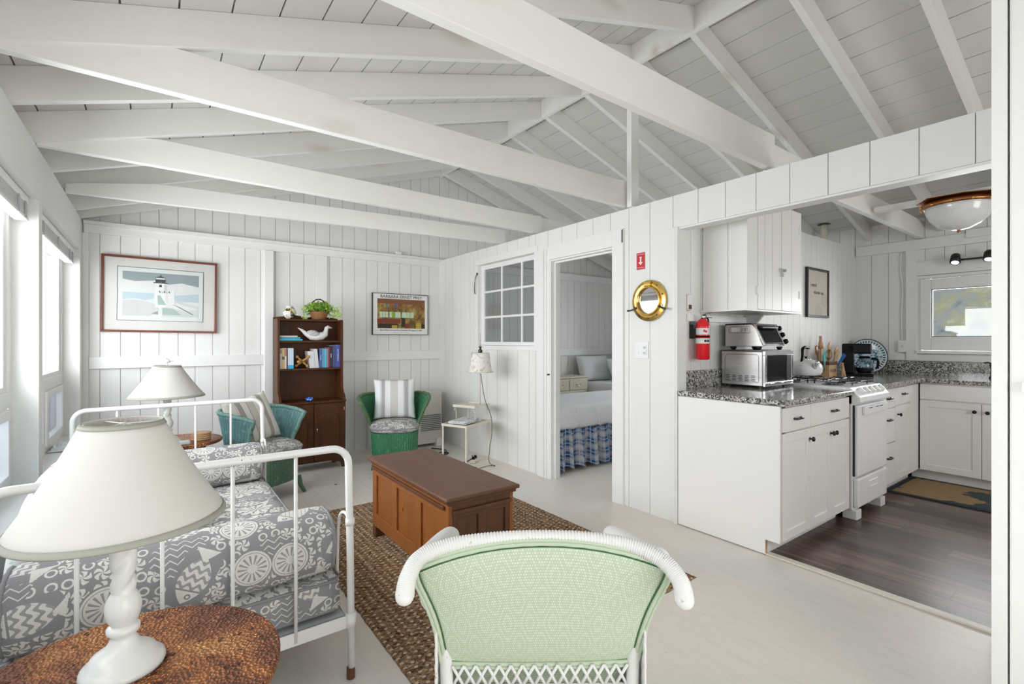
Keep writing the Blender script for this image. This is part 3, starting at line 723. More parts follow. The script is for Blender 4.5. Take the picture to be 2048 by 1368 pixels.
# long side frames (orange-brown wood)
def chest_side(xf, s, mat):
    m2 = MB()
    for y0, y1 in ((-.505, -.44), (.44, .505), (-.20, -.135), (.12, .185)): m2.box(xf, xf+s*.022, y0, y1, .10, H-.04)
    m2.box(xf, xf+s*.022, -.505, .505, .07, .15); m2.box(xf, xf+s*.022, -.505, .505, .40, H-.04)
    m2.build('side_frame', mat, ch, bevel=.003)
    m2 = MB()
    for y0, y1 in ((-.45, -.19), (-.145, .13), (.175, .45)): m2.box(xf, xf+s*.010, y0, y1, .14, .42)
    m2.build('side_panel', mat, ch, bevel=.004)
chest_side(W0+.022, -1, 'chest_wood'); chest_side(W1-.022, 1, 'chest_wood')
m2 = MB().box(W0-.014, W0, -.47, .49, H-.072, H-.052); m2.build('lid_rail', 'chest_wood_dark', ch, bevel=.003)
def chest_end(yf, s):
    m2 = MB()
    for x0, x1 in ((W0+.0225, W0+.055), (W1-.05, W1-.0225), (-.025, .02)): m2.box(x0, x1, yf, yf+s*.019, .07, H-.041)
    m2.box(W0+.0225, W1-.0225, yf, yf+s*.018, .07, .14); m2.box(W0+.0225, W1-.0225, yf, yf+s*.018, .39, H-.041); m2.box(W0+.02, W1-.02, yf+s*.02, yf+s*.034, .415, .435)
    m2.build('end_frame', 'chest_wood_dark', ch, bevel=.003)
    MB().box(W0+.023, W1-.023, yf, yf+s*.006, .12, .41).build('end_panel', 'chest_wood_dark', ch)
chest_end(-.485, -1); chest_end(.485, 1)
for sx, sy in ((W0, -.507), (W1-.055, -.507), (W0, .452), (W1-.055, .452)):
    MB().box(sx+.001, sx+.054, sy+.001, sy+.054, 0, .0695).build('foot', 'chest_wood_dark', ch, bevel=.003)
m2 = MB(); m2.tube([(W0-.001, .02, .33), (W0-.006, .02, .31), (W0-.001, .021, .29)], .003, 6); part(m2.build('keyhole_plate', 'brass', ch), 'small brass keyhole plate')

# ---- bookcase
bk = thing('bookcase', 'dark stained wooden bookcase with open shelves above two arched doors', 'bookcase', (1.235, 5.0, 0))
bx0, bx1 = -.305, .31
def cheek(x):
    p = [(.22, 0.10), (.22, 1.475), (0.01, 1.475), (0, 1.46), (0, .83), (-.005, .78), (-.03, .745), (-.06, .725), (-.075, .70), (-.078, .66), (-.07, .10)]
    m2 = MB(); m2.prism([(y, z) for y, z in p], x-.011, x+.011, 'x'); m2.build('side_panel', 'dark_wood', bk, bevel=.003)
cheek(bx0+.011); cheek(bx1-.011)
MB().box(bx0, bx1, .205, .22, .07, 1.475).build('back_panel', 'dark_wood', bk)
for z, y0 in ((1.455, .002), (1.245, .006), (.975, .006), (.655, -.085)):
    MB().box(bx0+.022 if z > .7 else bx0-.006, bx1-.022 if z > .7 else bx1+.006, y0, .205, z, z+.018).build('shelf', 'dark_wood', bk, bevel=.003)
m2 = MB(); P = [(bx0, 1.473), (bx1, 1.473)] + [(bx1-(bx1-bx0)*i/20, 1.492+.028*abs(math.sin(PI*2*i/20))**.8*(1 if 4 < i < 16 else .5)) for i in range(21)]
m2.prism(P, .19, .215, 'y'); m2.build('crest_rail', 'dark_wood', bk)
m2 = MB(); m2.box(bx0, bx1, -.062, -.04, .075, .655); m2.build('cabinet_frame', 'dark_wood', bk, bevel=.002)
for k, (a, b) in enumerate(((bx0+.006, -.004+.006), (.008, bx1-.006))):
    m2 = MB(); m2.box(a, b, -.082, -.062, .09, .645); d = m2.build('door', 'dark_wood', bk, bevel=.003)
    w = b-a; m2 = MB(); mid = (a+b)/2; hw = w*.30
    arch = [(mid-hw, .17), (mid+hw, .17), (mid+hw, .50), (mid+hw*.86, .50)]+[(mid+hw*.86*math.cos(t_), .50+.055*math.sin(t_)) for t_ in [PI*i/10 for i in range(1, 10)]]+[(mid-hw*.86, .50), (mid-hw, .50)]
    m2.prism([(p, q) for p, q in arch], -.090, -.082, 'y'); m2.build('raised_panel', 'dark_wood', d, bevel=.007); MB().tube([(p, -.0825, q) for p, q in arch], .004, 6, closed=True).build('groove_shade_line', 'black_frame', d)  # dark tube drawn in place of the shaded groove round the arch
    if k: m2 = MB(); m2.ball((a+.025, -.088, .40), .007, 6, (1, .6, 1.6)); m2.box(a+.022, a+.027, -.094, -.088, .375, .392); part(m2.build('key', 'chrome', d), 'small silver key in the right door')
    else: MB().cyl((b-.02, -.083, .40), (b-.02, -.078, .40), .004).build('keyhole', 'black_iron', d)
MB().box(bx1-.02, bx1-.012, -.0845, -.08, .57, .60).build('hinge', 'brass', bk)
for s_, x in ((1, bx0), (-1, bx1)):
    p = [(0, 0), (.035*s_, 0), (.04*s_, .03), (.055*s_, .055), (.09*s_, .07), (.10*s_, .05), (.13*s_, .05), (.13*s_, .09), (0, .09)]
    MB().prism([(x+a, z) for a, z in p], -.075, -.05, 'y').build('bracket_foot', 'dark_wood', bk, bevel=.002)
    MB().box(min(x, x+.03*s_), max(x, x+.03*s_), .185, .22, 0, .10).build('bracket_foot', 'dark_wood', bk)

# books
def book(x0, x1, h, color, lab, y=5.03, z=.993, d=.15, lean=0, group='upright books on the lower open shelf', title=None, band=None):
    nm = 'book_cloth_%d' % len(M); plain(nm, color, .5)
    w = x1-x0; t = thing('book', lab, 'book', ((x0+x1)/2, y, z), 0, group)
    m2 = MB(); m2.box(-w/2, w/2, 0, d, 0, h); 
    for v in m2.bm.verts: v.co.x += v.co.z*lean
    m2.build('cover', nm, t, bevel=.0015)
    m2 = MB(); m2.box(-w/2+.002, w/2-.002, .004, d-.0, h+.0002, h+.0012)
    for v in m2.bm.verts: v.co.x += v.co.z*lean
    m2.build('pages', 'paper_white', t)
    if band:
        nb = 'book_band_%d' % len(M); plain(nb, band[2], .5); m2 = MB(); m2.box(-w/2-.0002, w/2+.0002, -.0006, .0, h*band[0], h*band[1])
        for v in m2.bm.verts: v.co.x += v.co.z*lean
        m2.build('spine_band', nb, t)
    if title: text(title, min(w*.55, .02), 'paper_white' if sum(color) < 1 else 'ink', t, (0, -.0012, h*.55), (PI/2, PI/2, 0), 'spine_lettering')
    return t
book(.958, .976, .195, (.66, .62, .57), 'narrow cream book at the far left of the lower open shelf', band=(.75, .95, (.45, .28, .18)))
book(.977, .999, .198, (.62, .44, .20), 'tan book with small black emblem beside the narrow cream book', band=(.45, .6, (.12, .1, .08)))
book(1.000, 1.016, .197, (.66, .63, .58), 'white book with brown top band, third from the shelf left end', band=(.62, .97, (.36, .2, .13)))
book(1.017, 1.027, .185, (.20, .035, .04), 'thin dark red book between white and pale blue books')
book(1.029, 1.080, .197, (.55, .66, .76), 'thick pale blue box-like book with bright blue lower end', band=(.0, .18, (.02, .42, .72)))
bk_r = [(1.176, 1.226, .165, (.66, .66, .68), 'white leaning paperback next to the wooden jack', None), (1.228, 1.262, .188, (.64, .64, .66), 'tall white book right of the leaning paperback', None),
        (1.264, 1.290, .185, (.06, .11, .30), 'navy book with pale emblem beside the tall white book', 'THE SEA'), (1.291, 1.312, .19, (.10, .32, .45), 'teal blue narrow book in the right book group', None),
        (1.313, 1.331, .19, (.08, .50, .66), 'bright turquoise narrow book in the right book group', None), (1.332, 1.349, .188, (.28, .24, .30), 'mauve grey narrow book beside the turquoise one', None),
        (1.350, 1.362, .20, (.42, .03, .09), 'thin crimson book just left of the black book', None), (1.363, 1.393, .218, (.02, .02, .025), 'tall black book with white spine lettering', 'Coast'),
        (1.395, 1.421, .222, (.05, .07, .20), 'dark navy book between the black and blue books', None), (1.423, 1.468, .225, (.06, .09, .34), 'wide royal blue book with pale title at the shelf right end', 'BUTTERFIELD')]
for a, b, h_, c_, l_, ti in bk_r: book(a+.055, b+.055, h_, c_, l_, title=ti, lean=-.10 if 'leaning' in l_ else 0)
def flatbook(z, w, h_, c_, lab):
    nm = 'book_cloth_%d' % len(M); plain(nm, c_, .45); t = thing('book', lab, 'book', (.955, 5.03, z), 0, 'books lying flat on the top open shelf')
    m2 = MB(); m2.box(0, w, 0, .15, 0, .0022); m2.box(0, w, 0, .15, h_-.0022, h_); m2.box(0, .003, 0, .15, 0, h_); m2.build('cover', nm, t)
    m2 = MB(); m2.box(0, w, -.001, .002, 0, h_); m2.build('spine', nm, t); MB().box(.003, w-.003, .003, .147, .0022, h_-.0022).build('pages', 'paper_white', t)
flatbook(1.2635, .205, .016, (.03, .40, .50), 'bottom blue book of the flat stack on the top shelf')
flatbook(1.280, .185, .018, (.05, .28, .40), 'middle dark teal book of the flat stack on the top shelf')
flatbook(1.2985, .160, .013, (.62, .56, .52), 'top cream book of the flat stack on the top shelf')
# wooden jack
m2 = MB(); c0 = Vector((1.165, 5.06, 1.055))
for d_ in (Vector((.05, -.03, .045)), Vector((.045, -.01, -.045)), Vector((.045, .05, .0))):
    for s_ in (-1, 1):
        e = c0+d_*s_; m2.tube([c0, c0+d_*s_*.6, e], [.014, .008, .009], 10); m2.ball(e, .0155, 6)
plain('jack_wood', (.45, .25, .07), .45); o = m2.build('wooden_jack', 'jack_wood', smooth=True)
for v in o.data.vertices: v.co -= Vector((1.165, 5.06, .993))
o.location = (1.165, 5.06, .9975); tag(o, 'tan wooden toy jack ornament between the books', 'ornament')
# gull
t = thing('gull_figurine', 'white carved seabird with grey speckled wing on the top shelf', 'figurine', (1.30, 5.07, 1.263))
m2 = MB(); prof = [(-.175, .125, .002), (-.14, .105, .012), (-.10, .070, .022), (-.05, .040, .036), (0, .038, .042), (.05, .045, .042), (.085, .065, .032), (.095, .10, .021), (.10, .125, .021), (.115, .136, .018), (.135, .130, .009), (.155, .127, .004)]
m2.tube([(x_, 0, z_+.002) for x_, z_, r_ in prof], [r_ for *_, r_ in prof], 16)
for v in m2.bm.verts:
    v.co.z = max(v.co.z, .001)
m2.build('body', 'ceramic_white', t, smooth=True)
m = Mat('wing_speckle', (.5, .5, .5), .5); v = m.coord('Object'); m.set('Base Color', m.mix(m.noise(v, 120, 3).gt(.5), (.30, .31, .32), (.62, .62, .62))); M['wing_speckle'] = m.m
m2 = MB()
def wing(u, v_):
    x_ = -.095+.135*u; h_ = .034*math.sin(PI*u)**.6; zc = .055+.03*(1-u)
    return (x_, -.0445+.012*(abs(v_-.5)*2)**2-(.0)*u+.012*(1-math.sin(PI*u)), zc+(v_-.5)*2*h_)
m2.grid(wing, 12, 6); part(m2.build('wing', 'wing_speckle', t, smooth=True, solid=.003), 'grey speckled wing')
m2 = MB(); m2.ball((.112, -.018, .138), .003, 5); m2.build('eye', 'black_iron', t)
# ginger jar vase
t = thing('painted_vase', 'small round white vase painted with brown, green and yellow leaves', 'vase', (1.055, 5.09, 1.4745))
m = Mat('vase_paint', (.75, .74, .68), .15); v = m.coord('Object'); n = m.noise(v, 22, 1, .4); n2 = m.noise(v, 31, 1)
c = m.mix(n.gt(.58), (.74, .73, .68), (.08, .05, .035)); c = m.mix(n2.gt(.61), c, (.24, .30, .14)); c = m.mix(n2.lt(.36), c, (.62, .52, .08)); m.set('Base Color', c); M['vase_paint'] = m.m
MB().lathe([(.022, 0), (.03, .004), (.052, .03), (.062, .06), (.058, .085), (.042, .108), (.030, .115), (.034, .125), (.029, .125), (.026, .112)], 28, capt=False).build('body', 'vase_paint', t, smooth=True)
# fern in a basket
t = thing('basket_plant', 'leafy green fern in a brown wicker basket with hoop handle', 'plant', (1.33, 5.09, 1.4745))
m = Mat('basket_wicker', (.34, .14, .05), .5); v = m.coord('Object'); px, py, pz = m.sep(v); wv = (pz*700).sin()*((py.at2(px)*22).sin()); m.set('Base Color', m.mix(wv.gt(0), (.20, .075, .03), (.42, .19, .07))); m.bump(wv, .6, .004); M['basket_wicker'] = m.m
MB().lathe([(.065, 0), (.075, .03), (.092, .072), (.095, .078), (.088, .08), (.07, .03)], 32, capt=False).build('basket', 'basket_wicker', t, smooth=True)
m2 = MB(); pts = [(math.cos(a)*.092, 0, .07+math.sin(a)*.135) for a in [PI*i/26 for i in range(27)]]
m2.tube(pts, .005, 8, rfn=lambda i, a: 1+.45*(i % 3 == 0)); m2.build('basket_handle', 'dark_wood', t, smooth=True)
random.seed(11)
def fern(parent, name, mat, n, cen, spread):
    m2 = MB()
    for k in range(n):
        a = random.uniform(0, 2*PI); L = random.uniform(.05, spread); up = random.uniform(.02, .095); dr = random.uniform(.0, .06)
        for j in range(7):
            f_ = (j+1)/7; p = Vector((cen[0]+math.cos(a)*L*f_*1.25, cen[1]+math.sin(a)*L*f_*.75, cen[2]+up*math.sin(PI*min(f_*.75, 1))-dr*f_*f_))
            for s_ in (-1, 1):
                r = random.uniform(.006, .011); q = p+Vector((random.uniform(-.012, .012), random.uniform(-.012, .012), random.uniform(-.008, .012)))
                n_ = Vector((random.uniform(-1, 1), random.uniform(-1, 0), random.uniform(.2, 1))).normalized(); u_ = n_.orthogonal().normalized(); w_ = n_.cross(u_)
                vs = [m2.bm.verts.new(q+u_*r*math.cos(t_)*1.2+w_*r*math.sin(t_)) for t_ in [2*PI*i/5 for i in range(5)]]; m2.bm.faces.new(vs)
    return m2.build(name, mat, parent)
fern(t, 'fronds', 'leaf_green', 75, (0, -.01, .085), .13); fern(t, 'fronds', 'leaf_light', 50, (.01, -.02, .095), .145); fern(t, 'fronds', 'leaf_dark', 30, (0, 0, .08), .10)
m2 = MB()
for (a, b) in (((0, 0, .085), (.20, -.01, .075)), ((0, 0, .085), (-.155, -.03, .03)), ((0, 0, .085), (-.13, 0, .12)), ((0, 0, .09), (.17, .02, .12))):
    m2.tube(spline([a, ((a[0]+b[0])/2, b[1], max(a[2], b[2])+.03), b], 5), .0012, 5)
m2.build('stems', 'leaf_dark', t)
m2 = MB(); random.seed(5)
for (cx_, cz_, n_) in ((.165, .085, 26), (.135, .05, 20), (-.13, .01, 22), (-.14, .09, 16), (.19, .055, 12)):
    for k in range(n_):
        q = Vector((cx_+random.gauss(0, .02), random.gauss(-.03, .02), cz_+random.gauss(0, .02))); n_v = Vector((random.uniform(-.6, .6), -1, random.uniform(-.3, .8))).normalized(); u_ = n_v.orthogonal().normalized(); w_ = n_v.cross(u_)
        m2.bm.faces.new([m2.bm.verts.new(q+u_*.009*math.cos(t_)+w_*.008*math.sin(t_)) for t_ in [2*PI*i/5 for i in range(5)]])
m2.build('fronds', 'leaf_light', t)
# blue glass stone
m = Mat('blue_stone', (.02, .14, .6), .12); v = m.coord('Object'); m.set('Base Color', m.mix(m.noise(v, 40, 2, .5, 1.5).gt(.56), (.01, .09, .5), (.45, .65, .85))); M['blue_stone'] = m.m
o = MB().ball((0, 0, .0), .038, 10, (1, .6, .55)).build('painted_stone', 'blue_stone', smooth=True); o.location = (1.21, 4.965, .6945); tag(o, 'smooth blue stone lying on the bookcase cabinet top', 'stone')

# ---- framed pictures on the back wall
def frame_rect(mb, x0, x1, z0, z1, w, y0, y1):
    mb.box(x0, x1, y0, y1, z0, z0+w); mb.box(x0, x1, y0, y1, z1-w, z1); mb.box(x0, x0+w, y0, y1, z0+w, z1-w); mb.box(x1-w, x1, y0, y1, z0+w, z1-w); return mb
def inkmat(n, c): 
    if n not in M: plain(n, c, .8)
    return n
t = thing('lighthouse_picture', 'wide framed print of a white lighthouse in a red-brown frame', 'picture', (.052, YB-.004, 1.678)); t.rotation_euler = (0, R(.55), 0)
w2, h2 = .432, .339
frame_rect(MB(), -w2, w2, -h2, h2, .018, -.032, -.002).build('frame', 'picture_mahogany', t, bevel=.003)
inkmat('mat_board', (0.590, 0.582, 0.562)); inkmat('art_paper', (0.607, 0.623, 0.615)); inkmat('art_sky', (0.246, 0.295, 0.303)); inkmat('art_sea', (.42, .52, .56)); inkmat('art_rock', (.50, .51, .50)); inkmat('art_green', (.33, .42, .39)); inkmat('art_dark', (.05, .055, .06)); inkmat('art_white', (0.656, 0.664, 0.656)); inkmat('art_haze', (0.508, 0.541, 0.541))
part(MB().box(-w2+.015, w2-.015, -.014, -.008, -h2+.015, h2-.015).build('mat_board', 'mat_board', t), 'off-white mat board')
m2 = MB(); frame_rect(m2, -.322, .322, -.235, .245, .003, -.0155, -.0142); m2.build('ruled_line', 'black_frame', t)
pr = MB().box(-.318, .318, -.0148, -.014, -.231, .241).build('print', 'art_paper', t)
def art(poly, mat, k): MB().prism(poly, -.0150-.0004*k, -.0149-.0004*k+.0001, 'y').build('printed_shape', mat, pr)
art([(-.285, .135), (-.20, .12), (-.05, .135), (.05, .105), (.15, .125), (.285, .095), (.285, .205), (-.285, .205)], 'art_sky', 1)
art([(-.285, .02), (-.06, .02), (-.06, -.03), (-.12, -.05), (-.2, -.035), (-.285, -.05)], 'art_sea', 1)
art([(.05, .0), (.285, .03), (.285, -.05), (.12, -.05)], 'art_sea', 1); art([(.07, -.03), (.285, -.09), (.285, -.115), (.07, -.06)], 'art_haze', 2)
art([(-.285, -.055), (-.2, -.045), (-.1, -.06), (-.03, -.09), (-.05, -.15), (-.085, -.192), (-.285, -.192)], 'art_rock', 2)
art([(.0, -.10), (.16, -.13), (.285, -.12), (.285, -.192), (0, -.192)], 'art_haze', 2)
art([(-.055, .11), (.035, .11), (.030, -.11), (-.050, -.11)], 'art_white', 3); art([(.015, .11), (.033, .11), (.03, .04), (.017, .04)], 'art_rock', 4)
art([(-.050, .120), (.026, .120), (.026, .148), (-.050, .148)], 'art_dark', 4); art([(-.065, .112), (.043, .112), (.043, .119), (-.065, .119)], 'art_dark', 4); art([(-.045, .148), (.022, .148), (.020, .163), (-.043, .163)], 'mat_board', 4)
art([(-.055, .162), (.030, .162), (-.010, .180)], 'art_dark', 5); art([(-.014, .178), (-.008, .178), (-.008, .192), (-.014, .192)], 'art_dark', 5); art([(-.022, .078), (-.002, .078), (-.002, .10), (-.022, .10)], 'art_dark', 4)
art([(-.035, .0), (-.015, .005), (.03, -.085), (-.03, -.085)], 'art_green', 5); art([(.005, -.11), (.09, -.12), (.15, -.175), (.005, -.175)], 'art_green', 5); art([(.04, .045), (.095, .055), (.095, -.08), (.055, -.08)], 'art_white', 4)
art([(.02, .03), (.024, .03), (.14, -.085), (.13, -.085)], 'art_white', 6); art([(.08, -.075), (.13, -.10), (.24, -.165), (.238, -.17), (.13, -.105)], 'art_dark', 6); art([(-.055, -.13), (-.035, -.105), (-.025, -.13)], 'art_rock', 6); art([(-.08, -.17), (-.03, -.14), (-.03, -.175)], 'art_sky', 6)
for i in range(5): art([(-.02+.018*i, .045-.012*(i % 2)), (-.01+.018*i, .03), (-.015+.018*i, .025), (-.025+.018*i, .038)], 'art_dark', 6)
g = MB().box(-w2+.016, w2-.016, -.0215, -.0205, -h2+.016, h2-.016).build('glazing', 'picture_glass', t)

t = thing('exhibition_poster', 'exhibition poster with a warm boathouse painting under blue-black lettering', 'poster', (2.391, YB-.003, 1.577))
w2, h2 = .356, .246
part(frame_rect(MB(), -w2, w2, -h2, h2, .006, -.03, -.001).build('frame', 'black_frame', t), 'thin dark frame')
MB().box(-w2+.004, w2-.004, -.026, -.018, -h2+.004, h2-.004).build('poster_sheet', 'paper_white', t)
m = Mat('boathouse_art', (.2, .15, .05), .7); v = m.coord('Object'); px, py, pz = m.sep(v); n = m.noise(v, 9, 5, .6, .6); n2 = m.noise(v, 38, 3)
up = pz.gt(.10); c = m.ramp(n, [(.3, (.05, .03, .015)), (.48, (.22, .12, .03)), (.6, (.36, .27, .07)), (.75, (.45, .38, .15))])
buoy = m.noise(m.coord('Object', (1, 1, .7)), 34, 2).gt(.54)*pz.gt(.055)*pz.lt(.125); c = m.mix(buoy, c, (.40, .12, .03)); c = m.mix((m.noise(v, 26, 1).gt(.63))*pz.gt(.06)*pz.lt(.125), c, (.04, .17, .30))
c = m.mix(pz.gt(.125), c, m.mix(n2, (.14, .06, .025), (.32, .12, .05))); M['boathouse_art'] = m.m; m.set('Base Color', c)
ar = MB().box(-.298, .31, -.0272, -.0262, -.168, .182).build('painting', 'boathouse_art', t)
inkmat('art_window', (.55, .68, .50)); inkmat('art_bench', (.22, .05, .03)); inkmat('art_yellow', (.52, .34, .05)); inkmat('art_shadow', (.05, .035, .02))
def pa(x0, x1, z0, z1, mat, k=0): MB().box(x0, x1, -.0278-k*.0003, -.0272, z0, z1).build('painted_shape', mat, ar)
for a, b in ((-.27, -.165), (-.15, -.12), (-.08, -.01), (.01, .07), (.075, .16)): pa(a, b, -.04, .028, 'art_window')
pa(-.12, -.085, -.04, .03, 'leaf_green'); pa(-.30, -.01, -.108, -.055, 'art_bench'); pa(-.29, -.04, -.165, -.112, 'art_shadow'); pa(.0, .05, -.15, -.04, 'art_shadow'); pa(.05, .10, -.168, -.11, 'art_bench'); pa(.19, .26, -.168, -.10, 'art_yellow'); pa(.265, .31, -.168, -.115, 'art_shadow'); pa(-.12, -.05, -.165, -.13, 'art_yellow', 1)
for x_ in (-.235, -.20, .11, .125): pa(x_-.0015, x_+.0015, -.04, .028, 'art_shadow', 1)
text('BARBARA ERNST PREY', .052, 'ink', t, (.004, -.0275, .208), (PI/2, 0, 0), sx=1.02)
text('Blue Water Fine Arts\u2022Port Clyde\u2022July 30-August 21, 2005', .0245, 'ink', t, (.004, -.0275, -.190), (PI/2, 0, 0), sx=.93)
plain('ink_faint', (.35, .28, .25), .6); text('W o r k s   o n   W a t e r', .016, 'ink_faint', t, (.004, -.0275, -.220), (PI/2, 0, 0), sx=1.2)

# small box on the top rail of the back wall
MB().box(0, .07, 0, .045, 0, .035).build('junction_box', 'trim_white', loc=(2.31, YB-.066, 2.291), bevel=.004); tag(bpy.data.objects['junction_box'], 'small white box on the rail above the poster', 'junction box')

# ---- gas heater behind the green chair
t = thing('wall_heater', 'grey metal heater with louvres standing behind the green chair', 'heater', (2.39, 5.47, .03))
plain('heater_grey', (.62, .60, .56), .4); plain('heater_dark', (.12, .12, .13), .6)
MB().box(-.42, .42, -.22, .0, .0, .62).build('casing', 'heater_grey', t, bevel=.012)
m2 = MB()
for k in range(9): m2.box(.14, .40, -.226, -.219, .16+k*.022, .168+k*.022)
m2.build('louvres', 'heater_dark', t); m2 = MB()
for k in range(20): m2.box(-.40, -.16, -.226, -.219, .10+k*.022, .106+k*.022)
m2.build('louvres', 'heater_dark', t)
for x_ in (-.40, .33): MB().box(x_, x_+.07, -.25, -.02, -.03, .06).build('foot', 'trim_white', t)
# wooden-loom tub chairs ---------------------------------------------------------
def tub_chair(name, label, loc, rz, rimw, mats, cushion, leglab):
    body, worn, rimm = mats
    t = thing(name, label, 'armchair', loc, rz)
    # local: chair faces -y
    def ring(f, zt):
        """f 0..1 round the back from right tip to left tip; plan curve of the shell"""
        a = -.12*PI+f*1.24*PI; rx = rimw*.5*zt+.235*(1-zt); ry = .30*zt+.235*(1-zt)
        return rx*math.cos(a)*(1 if abs(math.cos(a)) < .99 else 1), ry*math.sin(a)
    N = 96
    def shell(u, v_):
        tipd = abs(u-.5)*2; top = .70-.05*max(0, tipd-.55)**2*4
        z = .34+(top-.34)*v_; zt = (v_**1.3); x_, y_ = ring(u, zt)
        y_ = y_+.02-(.10*zt)*max(0, tipd-.6)/.4
        rib = .0022*math.sin(u*N*2*PI/2)
        k = 1+rib/.25; return (x_*k, y_*k, z)
    MB().grid(shell, 192, 10).build('shell_back', body, t, smooth=True, solid=.014)
    pts = [shell(i/40, 1) for i in range(41)]
    ptip = [shell(1, 1-i/8) for i in range(1, 9)]; ptip0 = [shell(0, 1-i/8) for i in range(8, 0, -1)]
    MB().tube(ptip0+pts+ptip, .017, 8, rfn=lambda i, a: 1+.22*math.sin(i*2.2+a)).build('braided_rim', rimm, t, smooth=True)
    def skirt(u, v_):
        a = 2*PI*u; r = .235*(1-.04*(1-v_)); sq = (abs(math.cos(a))**3.2+abs(math.sin(a))**3.2)**(-1/3.2)
        k = 1+.010*math.sin(u*2*PI*64)
        return (r*sq*math.cos(a)*k, r*sq*math.sin(a)*k-.0, .13+.22*v_)
    m2 = MB(); m2.grid(skirt, 384, 3, wrap=True); m2.lathe([(.0001, .335), (.225, .335)], 32, capb=False, capt=False); m2.build('seat_skirt', worn, t, smooth=True)
    for sx in (-1, 1):
        for sy in (-1, 1):
            MB().tube([(sx*.19, sy*.19, .14), (sx*.20, sy*.205, .06), (sx*.215, sy*.235, 0)], [.022, .018, .014], 10).build('leg', worn, t, smooth=True)
    def cush(u, v_):
        a = 2*PI*u; b = PI*v_-PI/2; e = 3.4
        ca, sa = math.cos(a), math.sin(a); sq = (abs(ca)**e+abs(sa)**e)**(-1/e)
        rr = .245*sq*(abs(math.cos(b))**.35); zz = .050*math.copysign(abs(math.sin(b))**.75, b)
        return (rr*ca, rr*sa-.025, .393+zz+.02*(1-(rr/.25)**2)*(b > 0))
    m2 = MB(); m2.grid(cush, 64, 20, wrap=True); m2.build('seat_cushion', 'sea_print_small', t, smooth=True, uv=True)
    pts = [cush(i/64, .5) for i in range(64)]
    MB().tube(pts, .006, 6, closed=True).build('piping', 'sea_print_small', t, smooth=True)
    return t
def cushion(name, label, mat, w, h, th, loc, rot, stripes_u=1, parent=None, wave=.0):
    """square throw cushion in the local XZ plane, thickness along y"""
    def fn(sgn):
        def f(u, v_):
            a, b = u*2-1, v_*2-1; e = (1-abs(a)**2.6)*(1-abs(b)**2.6); e = max(e, 0)**.42
            pin = 1-.07*(1-abs(a)**2)*(abs(b)**3)-.0; pin2 = 1-.07*(1-abs(b)**2)*(abs(a)**3)
            return (a*w/2*pin2, sgn*(th/2*e+.0008+.003*noise.noise((a*3, b*3, sgn))), b*h/2*pin)
        return f
    m2 = MB(); m2.grid(fn(-1), 26, 26); m2.grid(fn(1), 26, 26); bmesh.ops.remove_doubles(m2.bm, verts=m2.bm.verts, dist=.002)
    if parent is None: o = m2.build(name, mat, smooth=True)
    o.location = loc; o.rotation_euler = rot; return tag(o, label, 'cushion')
gc = (1.99, 4.74, 0); ga = math.atan2(.92, .39)-PI/2
tub_chair('tub_armchair', 'green painted woven tub armchair standing in front of the heater', gc, -R(22.5), .70, ('loom_green', 'loom_green', 'loom_green_worn'), 1, '')
dx, dy = math.sin(R(22.5)), math.cos(R(22.5))
o = cushion('throw_cushion', 'white and grey striped square cushion on the green armchair', 'cushion_stripe', .43, .42, .13, (1.99+.10*dx, 4.74+.10*dy, .655), (R(-14), 0, -R(22.5)))
tc_rz = R(34.5)
tub_chair('tub_armchair', 'teal blue woven tub armchair between the daybed and the bookcase', (.70, 4.37, 0), tc_rz, .56, ('loom_teal', 'loom_teal_worn', 'teal_rim'), 1, '')
o = cushion('throw_cushion', 'taupe and cream striped cushion leaning in the teal armchair', 'cushion_taupe', .40, .40, .13, (.635, 4.43, .62), (R(-20), R(-10), R(30)))

# ---- corner lamp stand
st = thing('metal_lamp_stand', 'cream wrought metal two-tier side stand with built-in lamp in the corner', 'lamp stand', (2.35, 3.92, 0), R(23.6))
Lx, Ly = .40, .272
for x_, y_ in ((0, 0), (Lx, 0), (0, Ly), (Lx, Ly)): MB().box(x_-.006, x_+.006, y_-.006, y_+.006, 0, .455).build('leg', 'cream_metal', st)
m2 = MB(); m2.box(-.008, Lx+.008, -.008, Ly+.008, .447, .452); frame_rect(m2, -.01, Lx+.01, .444, .462, .006, -.01, .0); 
for (a, b, c, d) in ((-.01, Lx+.01, -.01, 0), (-.01, Lx+.01, Ly, Ly+.01), (-.01, 0, 0, Ly), (Lx, Lx+.01, 0, Ly)): m2.box(a, b, c, d, .442, .464)
m2.build('lower_tier', 'cream_metal', st)
m2 = MB(); m2.box(.17, Lx+.02, .02, Ly, .612, .62)
for (a, b, c, d) in ((.165, Lx+.025, .015, .025), (.165, Lx+.025, Ly-.005, Ly+.005), (.165, .175, .015, Ly), (Lx+.015, Lx+.025, .015, Ly)): m2.box(a, b, c, d, .605, .628)
m2.build('upper_tier', 'cream_metal', st)
for x_, y_ in ((.20, .03), (.20, Ly-.01), (Lx, .03), (Lx, Ly-.01)):
    s_ = -1 if x_ < .3 else 1
    pts = spline([(x_+s_*.01, y_, .60), (x_+s_*.03, y_, .575), (x_+s_*.012, y_, .565), (x_+s_*.005, y_, .585), (x_+s_*.028, y_, .60)], 5)
    m2 = MB(); m2.tube(pts, .004, 6); m2.tube(spline([(x_, y_, .61), (x_+s_*.004, y_, .55), (x_+s_*.02-.02*s_, y_, .46)], 5), .004, 6); m2.build('scroll_support', 'cream_metal', st, smooth=True)
MB().box(0, Lx, -.004, .004, .10, .108).build('stretcher', 'cream_metal', st)
pxl, pyl = .325, .06
MB().cyl((pxl, pyl, .62), (pxl, pyl, 1.335), .0065, .005, 10).build('pole', 'cream_metal', st, smooth=True)
